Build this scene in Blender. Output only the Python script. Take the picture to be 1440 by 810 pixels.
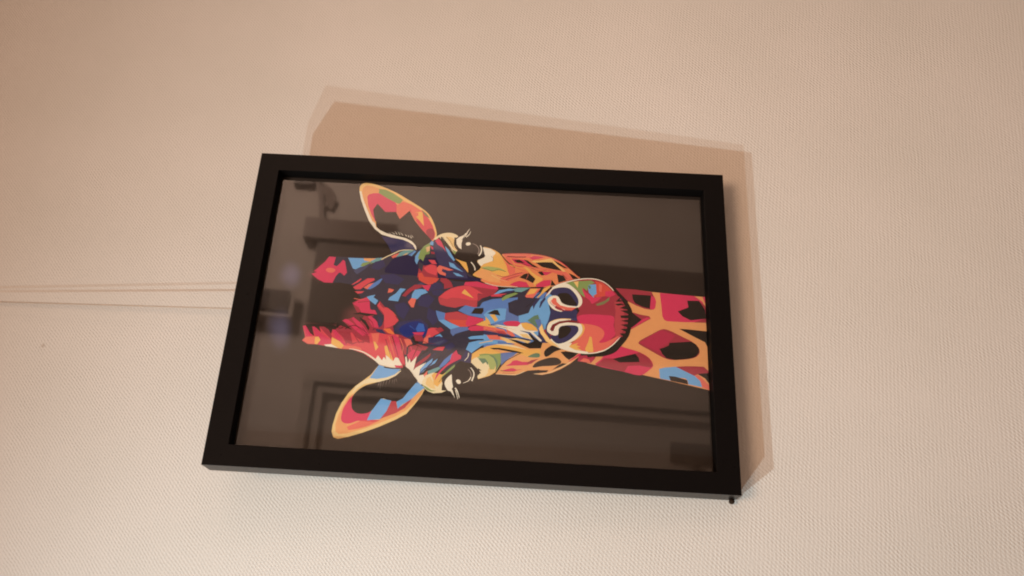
import bpy, bmesh, math, random
from mathutils import Vector, Matrix

# ------------------------------------------------------------------ camera, light, exposure
scene = bpy.context.scene
col = scene.collection
for o in list(bpy.data.objects):
    bpy.data.objects.remove(o, do_unlink=True)

cam_data = bpy.data.cameras.new('camera')
cam = bpy.data.objects.new('camera', cam_data)
col.objects.link(cam)
R3 = Matrix([(0.058249, 0.913799, -0.401968), (0.088132, -0.405787, -0.909709), (-0.994404, 0.017563, -0.104172)])                      # the phone is held sideways: picture-right is down the wall
cam.matrix_world = Matrix.Translation((-0.20671, -0.53794, 0.09661)) @ R3.to_4x4()
cam_data.sensor_fit = 'HORIZONTAL'
cam_data.sensor_width = 36
cam_data.lens = 29.599
cam_data.shift_x = 0.02012
cam_data.shift_y = -0.0015
cam_data.clip_start = 0.01
cam_data.clip_end = 50
scene.camera = cam

world = bpy.data.worlds.new('World')
scene.world = world
world.use_nodes = True
bg = world.node_tree.nodes['Background']
bg.inputs['Color'].default_value = (1.0, 0.62, 0.42, 1)
bg.inputs['Strength'].default_value = 0.27

scene.view_settings.view_transform = 'Standard'
scene.view_settings.look = 'None'
scene.view_settings.exposure = 0.0
scene.view_settings.gamma = 1.0
scene.render.engine = 'CYCLES'
scene.cycles.use_denoising = True
scene.cycles.max_bounces = 8
scene.cycles.filter_width = 1.9
scene.cycles.sample_clamp_indirect = 3

def lamp(name, loc, aim, power, color, radius, size, blend):
    d = bpy.data.lights.new(name, 'SPOT')
    d.energy = power; d.color = color; d.shadow_soft_size = radius
    d.spot_size = math.radians(size); d.spot_blend = blend
    o = bpy.data.objects.new(name, d); col.objects.link(o)
    o.location = loc
    o.rotation_euler = (Vector(aim) - Vector(loc)).to_track_quat('-Z', 'Y').to_euler()
    return o

# the two bulbs of the lamp that throw the double shadow
lamp('bulb', (-0.9149, -0.5618, 0.5399), (0.3, 0.0, -0.50), 18.0, (0.84, 0.99, 1.0), 0.006, 100, 1.0)
lamp('bulb', (-0.6324, -0.4952, 0.5983), (0.3, 0.0, -0.50), 18.0, (0.84, 0.99, 1.0), 0.006, 100, 1.0)

# added warm fill behind the camera, its cone fading towards the wall's edges
lamp('warm_fill', (-0.32, -1.85, 1.2), (0.12, 0.0, 0.12), 112.0, (1.0, 0.61, 0.385), 0.40, 34, 1.0)
# added fill spot that brightens the far side of the room (seen only as a reflection in the glass)
lamp('far_fill', (2.1, -1.1, 1.4), (1.3, -2.6, 0.0), 540.0, (1.0, 0.74, 0.60), 0.25, 110, 1.0)

# ------------------------------------------------------------------ helpers
def nodes_of(name):
    m = bpy.data.materials.new(name); m.use_nodes = True
    nt = m.node_tree
    return m, nt, nt.nodes['Principled BSDF']

def link(nt, a, b): nt.links.new(a, b)

def math_node(nt, op, a, b=None):
    n = nt.nodes.new('ShaderNodeMath'); n.operation = op
    for i, v in enumerate((a, b)):
        if v is None: continue
        if isinstance(v, (int, float)): n.inputs[i].default_value = v
        else: link(nt, v, n.inputs[i])
    return n.outputs[0]

def mesh_object(name, bm, mat, parent=None, matrix=None, smooth=False):
    me = bpy.data.meshes.new(name)
    bmesh.ops.recalc_face_normals(bm, faces=bm.faces)
    bm.to_mesh(me); bm.free()
    if smooth:
        for p in me.polygons: p.use_smooth = True
    me.materials.append(mat)
    o = bpy.data.objects.new(name, me); col.objects.link(o)
    if parent: o.parent = parent
    if matrix is not None: o.matrix_local = matrix
    return o

def box_bm(bm, x0, x1, y0, y1, z0, z1):
    v = [bm.verts.new((x, y, z)) for x in (x0, x1) for y in (y0, y1) for z in (z0, z1)]
    for f in ((0,1,3,2),(4,6,7,5),(0,4,5,1),(2,3,7,6),(0,2,6,4),(1,5,7,3)):
        bm.faces.new([v[i] for i in f])
    return bm

def bevel(bm, w, seg=2, angle=0.6):
    e = [e for e in bm.edges if len(e.link_faces) == 2 and e.calc_face_angle(0) > angle]
    bmesh.ops.bevel(bm, geom=e, offset=w, segments=seg, profile=0.6, affect='EDGES')
    return bm

def box_obj(name, ext, mat, parent=None, bw=0.002):
    bm = box_bm(bmesh.new(), *ext)
    if bw: bevel(bm, bw)
    return mesh_object(name, bm, mat, parent)

# ------------------------------------------------------------------ the wall: painted glass-fibre weave
m_wall, nt, bs = nodes_of('painted_weave')
tc = nt.nodes.new('ShaderNodeTexCoord')
sep = nt.nodes.new('ShaderNodeSeparateXYZ')
# gentle waviness of the weave
nz0 = nt.nodes.new('ShaderNodeTexNoise'); nz0.inputs['Scale'].default_value = 40; nz0.inputs['Detail'].default_value = 5
link(nt, tc.outputs['Object'], nz0.inputs['Vector'])
mixv = nt.nodes.new('ShaderNodeVectorMath'); mixv.operation = 'MULTIPLY_ADD'
link(nt, nz0.outputs['Color'], mixv.inputs[0]); mixv.inputs[1].default_value = (0.0040, 0, 0.0040)
link(nt, tc.outputs['Object'], mixv.inputs[2])
link(nt, mixv.outputs[0], sep.inputs[0])
TAU = 2 * math.pi
X, Z = sep.outputs['X'], sep.outputs['Z']
s1 = math_node(nt, 'SINE', math_node(nt, 'MULTIPLY', math_node(nt, 'SUBTRACT', Z, math_node(nt, 'MULTIPLY', X, 0.42)), TAU / 0.0025))
s2 = math_node(nt, 'SINE', math_node(nt, 'MULTIPLY', math_node(nt, 'ADD', X, math_node(nt, 'MULTIPLY', Z, 0.06)), TAU / 0.0047))
knots = math_node(nt, 'MULTIPLY', s1, s2)
nz = nt.nodes.new('ShaderNodeTexNoise'); nz.inputs['Scale'].default_value = 650; nz.inputs['Detail'].default_value = 3
link(nt, tc.outputs['Object'], nz.inputs['Vector'])
nzl = nt.nodes.new('ShaderNodeTexNoise'); nzl.inputs['Scale'].default_value = 60; nzl.inputs['Detail'].default_value = 3
link(nt, tc.outputs['Object'], nzl.inputs['Vector'])
amp = math_node(nt, 'ADD', math_node(nt, 'MULTIPLY', nzl.outputs[0], 1.2), 0.10)
h = math_node(nt, 'ADD', math_node(nt, 'MULTIPLY', knots, amp), math_node(nt, 'MULTIPLY', nz.outputs[0], 1.9))
bump = nt.nodes.new('ShaderNodeBump'); bump.inputs['Strength'].default_value = 1.0
bump.inputs['Distance'].default_value = 0.00011
link(nt, h, bump.inputs['Height'])
link(nt, bump.outputs[0], bs.inputs['Normal'])
# paint colour with faint uneven patches and a small brown speck
nb = nt.nodes.new('ShaderNodeTexNoise'); nb.inputs['Scale'].default_value = 9; nb.inputs['Detail'].default_value = 4
link(nt, tc.outputs['Object'], nb.inputs['Vector'])
cr = nt.nodes.new('ShaderNodeValToRGB')
cr.color_ramp.elements[0].position = 0.3; cr.color_ramp.elements[0].color = (0.615, 0.605, 0.58, 1)
cr.color_ramp.elements[1].position = 0.7; cr.color_ramp.elements[1].color = (0.655, 0.64, 0.62, 1)
link(nt, nb.outputs[0], cr.inputs[0])
dist = nt.nodes.new('ShaderNodeVectorMath'); dist.operation = 'DISTANCE'
link(nt, mixv.outputs[0], dist.inputs[0]); dist.inputs[1].default_value = (-0.0194, 0.0, 0.4800)
spk = nt.nodes.new('ShaderNodeMapRange'); spk.inputs[1].default_value = 0.0004; spk.inputs[2].default_value = 0.0021
spk.inputs[3].default_value = 0.5; spk.inputs[4].default_value = 0.0
link(nt, dist.outputs['Value'], spk.inputs[0])
mx = nt.nodes.new('ShaderNodeMix'); mx.data_type = 'RGBA'
link(nt, spk.outputs[0], mx.inputs[0]); link(nt, cr.outputs[0], mx.inputs[6]); mx.inputs[7].default_value = (0.33, 0.25, 0.19, 1)
link(nt, mx.outputs[2], bs.inputs['Base Color'])
bs.inputs['Roughness'].default_value = 0.62
bs.inputs['Specular IOR Level'].default_value = 0.35

bm = bmesh.new()
box_bm(bm, -2.6, 2.6, 0.0, 0.06, -1.5, 1.2)
wall = mesh_object('wall', bm, m_wall)
wall['kind'] = 'structure'; wall['label'] = 'off-white painted glass-fibre wallpaper wall behind the picture'

# ------------------------------------------------------------------ the framed picture
W, H, D = 0.22089, 0.325, 0.01777
TH, YAW, OFF = 0.08455, -0.0047, 0.00209
OX, OZ0, OZ1 = 0.0972, 0.0139, 0.3106            # opening of the frame
GY = -D + 0.0070                                # front of the glass

m_frame, nt, bs = nodes_of('black_frame_lacquer')
tc = nt.nodes.new('ShaderNodeTexCoord')
mp = nt.nodes.new('ShaderNodeMapping'); mp.inputs['Scale'].default_value = (60, 60, 60)
link(nt, tc.outputs['Object'], mp.inputs[0])
gn = nt.nodes.new('ShaderNodeTexNoise'); gn.inputs['Scale'].default_value = 6; gn.inputs['Detail'].default_value = 5
link(nt, mp.outputs[0], gn.inputs['Vector'])
rr = nt.nodes.new('ShaderNodeMapRange'); rr.inputs[3].default_value = 0.24; rr.inputs[4].default_value = 0.36
link(nt, gn.outputs[0], rr.inputs[0]); link(nt, rr.outputs[0], bs.inputs['Roughness'])
bs.inputs['Base Color'].default_value = (0.0040, 0.0034, 0.0036, 1)
bs.inputs['Specular IOR Level'].default_value = 0.11
bp = nt.nodes.new('ShaderNodeBump'); bp.inputs['Strength'].default_value = 0.25; bp.inputs['Distance'].default_value = 0.0001
link(nt, gn.outputs[0], bp.inputs['Height']); link(nt, bp.outputs[0], bs.inputs['Normal'])

m_lip, nt, bs = nodes_of('matt_black_lip')
ln = nt.nodes.new('ShaderNodeTexNoise'); ln.inputs['Scale'].default_value = 400
lr = nt.nodes.new('ShaderNodeValToRGB'); lr.color_ramp.elements[0].color = (0.0018, 0.0015, 0.0015, 1); lr.color_ramp.elements[1].color = (0.004, 0.0032, 0.003, 1)
link(nt, ln.outputs[0], lr.inputs[0]); link(nt, lr.outputs[0], bs.inputs['Base Color'])
bs.inputs['Roughness'].default_value = 0.6; bs.inputs['Specular IOR Level'].default_value = 0.05

root = bpy.data.objects.new('framed_picture', None); col.objects.link(root)
root.empty_display_size = 0.05
root.location = (0, -OFF, 0)
root.rotation_euler = (TH, 0, YAW)
root.rotation_mode = 'XYZ'
root['category'] = 'picture'
root['label'] = 'giraffe poster under glass in a plain black frame, hung on the off-white wall'

def rail(o0, o1, i0, i1, flip):
    # outer edge o0-o1, inner edge i0-i1 (x, z); profile: front face, outer side, inner side
    bm = bmesh.new()
    F = [bm.verts.new((x, -D, z)) for x, z in (o0, o1, i1, i0)]
    B = [bm.verts.new((x, 0.0, z)) for x, z in (o0, o1, i1, i0)]
    bm.faces.new(F); bm.faces.new(B[::-1])
    for i in range(4):
        f = bm.faces.new((F[i], B[i], B[(i + 1) % 4], F[(i + 1) % 4]))
        if i == 2: f.material_index = 1           # the matt lip that faces the glass
    bmesh.ops.recalc_face_normals(bm, faces=bm.faces); bm.verts.index_update()
    long = [e for e in bm.edges if {e.verts[0].index % 4, e.verts[1].index % 4} in ({0, 1}, {2, 3})]
    bmesh.ops.bevel(bm, geom=long, offset=0.00035, segments=2, profile=0.6, affect='EDGES')
    o = mesh_object('frame_rail', bm, m_frame, root, smooth=False)
    o.data.materials.append(m_lip)
    return o

g = 0.00003
oc = [(W/2, H), (W/2, 0), (-W/2, 0), (-W/2, H)]
ic = [(OX, OZ1), (OX, OZ0), (-OX, OZ0), (-OX, OZ1)]
for i in range(4):
    j = (i + 1) % 4
    rail(oc[i], oc[j], ic[i], ic[j], False)

m_board, nt, bs = nodes_of('backing_board')
tb = nt.nodes.new('ShaderNodeTexCoord'); nb2 = nt.nodes.new('ShaderNodeTexNoise'); nb2.inputs['Scale'].default_value = 300
link(nt, tb.outputs['Object'], nb2.inputs['Vector'])
rb = nt.nodes.new('ShaderNodeValToRGB'); rb.color_ramp.elements[0].color = (0.16, 0.10, 0.06, 1); rb.color_ramp.elements[1].color = (0.24, 0.16, 0.10, 1)
link(nt, nb2.outputs[0], rb.inputs[0]); link(nt, rb.outputs[0], bs.inputs['Base Color'])
bm = box_bm(bmesh.new(), -OX + .0004, OX - .0004, -D + 0.0110, -D + 0.0140, OZ0 + .0004, OZ1 - .0004)
mesh_object('backing_board', bm, m_board, root)

# glass
m_glass, nt, bs = nodes_of('picture_glass')
bs.inputs['Base Color'].default_value = (1, 1, 1, 1)
bs.inputs['Roughness'].default_value = 0.0
bs.inputs['IOR'].default_value = 1.52
bs.inputs['Transmission Weight'].default_value = 1.0
out = nt.nodes['Material Output']
gl = nt.nodes.new('ShaderNodeBsdfGlossy'); gl.inputs['Roughness'].default_value = 0.030
tr = nt.nodes.new('ShaderNodeBsdfTransparent'); tr.inputs[0].default_value = (0.985, 0.985, 0.975, 1)
fr = nt.nodes.new('ShaderNodeFresnel'); fr.inputs['IOR'].default_value = 1.52
ng = nt.nodes.new('ShaderNodeTexNoise'); ng.inputs['Scale'].default_value = 18; ng.inputs['Detail'].default_value = 2
tg = nt.nodes.new('ShaderNodeTexCoord'); link(nt, tg.outputs['Object'], ng.inputs['Vector'])
bg2 = nt.nodes.new('ShaderNodeBump'); bg2.inputs['Strength'].default_value = 0.03; bg2.inputs['Distance'].default_value = 0.0006
link(nt, ng.outputs[0], bg2.inputs['Height']); link(nt, bg2.outputs[0], gl.inputs['Normal'])
ms = nt.nodes.new('ShaderNodeMixShader')
geo = nt.nodes.new('ShaderNodeNewGeometry')
front = math_node(nt, 'SUBTRACT', 1.0, geo.outputs['Backfacing'])   # both faces of the pane counted on the way in
link(nt, math_node(nt, 'MULTIPLY', math_node(nt, 'MULTIPLY', fr.outputs[0], front), 1.8), ms.inputs[0]); link(nt, tr.outputs[0], ms.inputs[1]); link(nt, gl.outputs[0], ms.inputs[2])
link(nt, ms.outputs[0], out.inputs['Surface'])
nt.nodes.remove(bs)
bm = box_bm(bmesh.new(), -OX + .0003, OX - .0003, GY, GY + 0.0012, OZ0 + .0003, OZ1 - .0003)
mesh_object('glass', bm, m_glass, root)

# poster: matt black paper with the printed giraffe
INKS = {
    'p3': (0.070, 0.086, 0.187),
    'n2': (0.010, 0.011, 0.070),
    'oc': (0.804, 0.296, 0.138),
    'hb': (0.085, 0.086, 0.161),
    'hr': (0.149, 0.054, 0.058),
    'hb2': (0.110, 0.044, 0.052),
    'c': (0.860, 0.860, 0.769),
    'c2': (0.844, 0.768, 0.531),
    'c3': (0.633, 0.579, 0.411),
    'gc': (0.268, 0.230, 0.216),
    'y': (0.830, 0.507, 0.147),
    'y2': (0.860, 0.598, 0.244),
    'y3': (0.836, 0.630, 0.296),
    'o': (0.792, 0.393, 0.172),
    'o2': (0.810, 0.425, 0.182),
    'o3': (0.733, 0.506, 0.289),
    'oo': (0.816, 0.210, 0.074),
    'or_': (0.668, 0.098, 0.076),
    'r1': (0.783, 0.188, 0.148),
    'r': (0.698, 0.082, 0.120),
    'r2': (0.513, 0.073, 0.102),
    'cr': (0.667, 0.053, 0.147),
    'dr': (0.379, 0.046, 0.079),
    'dr2': (0.473, 0.040, 0.100),
    'mr': (0.207, 0.026, 0.034),
    'n': (0.041, 0.043, 0.134),
    'nk': (0.041, 0.041, 0.075),
    'dk': (0.037, 0.038, 0.072),
    'bk': (0.026, 0.021, 0.019),
    'k': (0.022, 0.018, 0.017),
    'b': (0.171, 0.443, 0.860),
    'p': (0.112, 0.254, 0.653),
    'p2': (0.121, 0.215, 0.532),
    'db': (0.010, 0.030, 0.222),
    'mb': (0.038, 0.148, 0.577),
    'g': (0.247, 0.375, 0.137),
    'g2': (0.225, 0.243, 0.123),
    'g3': (0.132, 0.251, 0.169),
    'g4': (0.400, 0.498, 0.193),
    'tl': (0.166, 0.400, 0.449)
}
def ink_material(name, use_attr):
    m, nt, bs = nodes_of(name)
    tc = nt.nodes.new('ShaderNodeTexCoord')
    n = nt.nodes.new('ShaderNodeTexNoise'); n.inputs['Scale'].default_value = 260; n.inputs['Detail'].default_value = 3
    link(nt, tc.outputs['Object'], n.inputs['Vector'])
    mr = nt.nodes.new('ShaderNodeMapRange'); mr.inputs[3].default_value = 0.95; mr.inputs[4].default_value = 1.05
    link(nt, n.outputs[0], mr.inputs[0])
    vm = nt.nodes.new('ShaderNodeVectorMath'); vm.operation = 'SCALE'
    if use_attr:
        at = nt.nodes.new('ShaderNodeAttribute'); at.attribute_name = 'ink'
        link(nt, at.outputs['Color'], vm.inputs[0])
    else:
        vm.inputs[0].default_value = (0.025, 0.0195, 0.0175)
    link(nt, mr.outputs[0], vm.inputs['Scale'])
    link(nt, vm.outputs[0], bs.inputs['Base Color'])
    bs.inputs['Roughness'].default_value = 0.55
    bs.inputs['Specular IOR Level'].default_value = 0.25
    return m
m_paper = ink_material('black_poster_paper', False)
m_ink = ink_material('printed_ink', True)
PY = -D + 0.0092
bm = box_bm(bmesh.new(), -OX + .0002, OX - .0002, PY, PY + 0.0004, OZ0 + .0002, OZ1 - .0002)
poster = mesh_object('poster', bm, m_paper, root)

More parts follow.
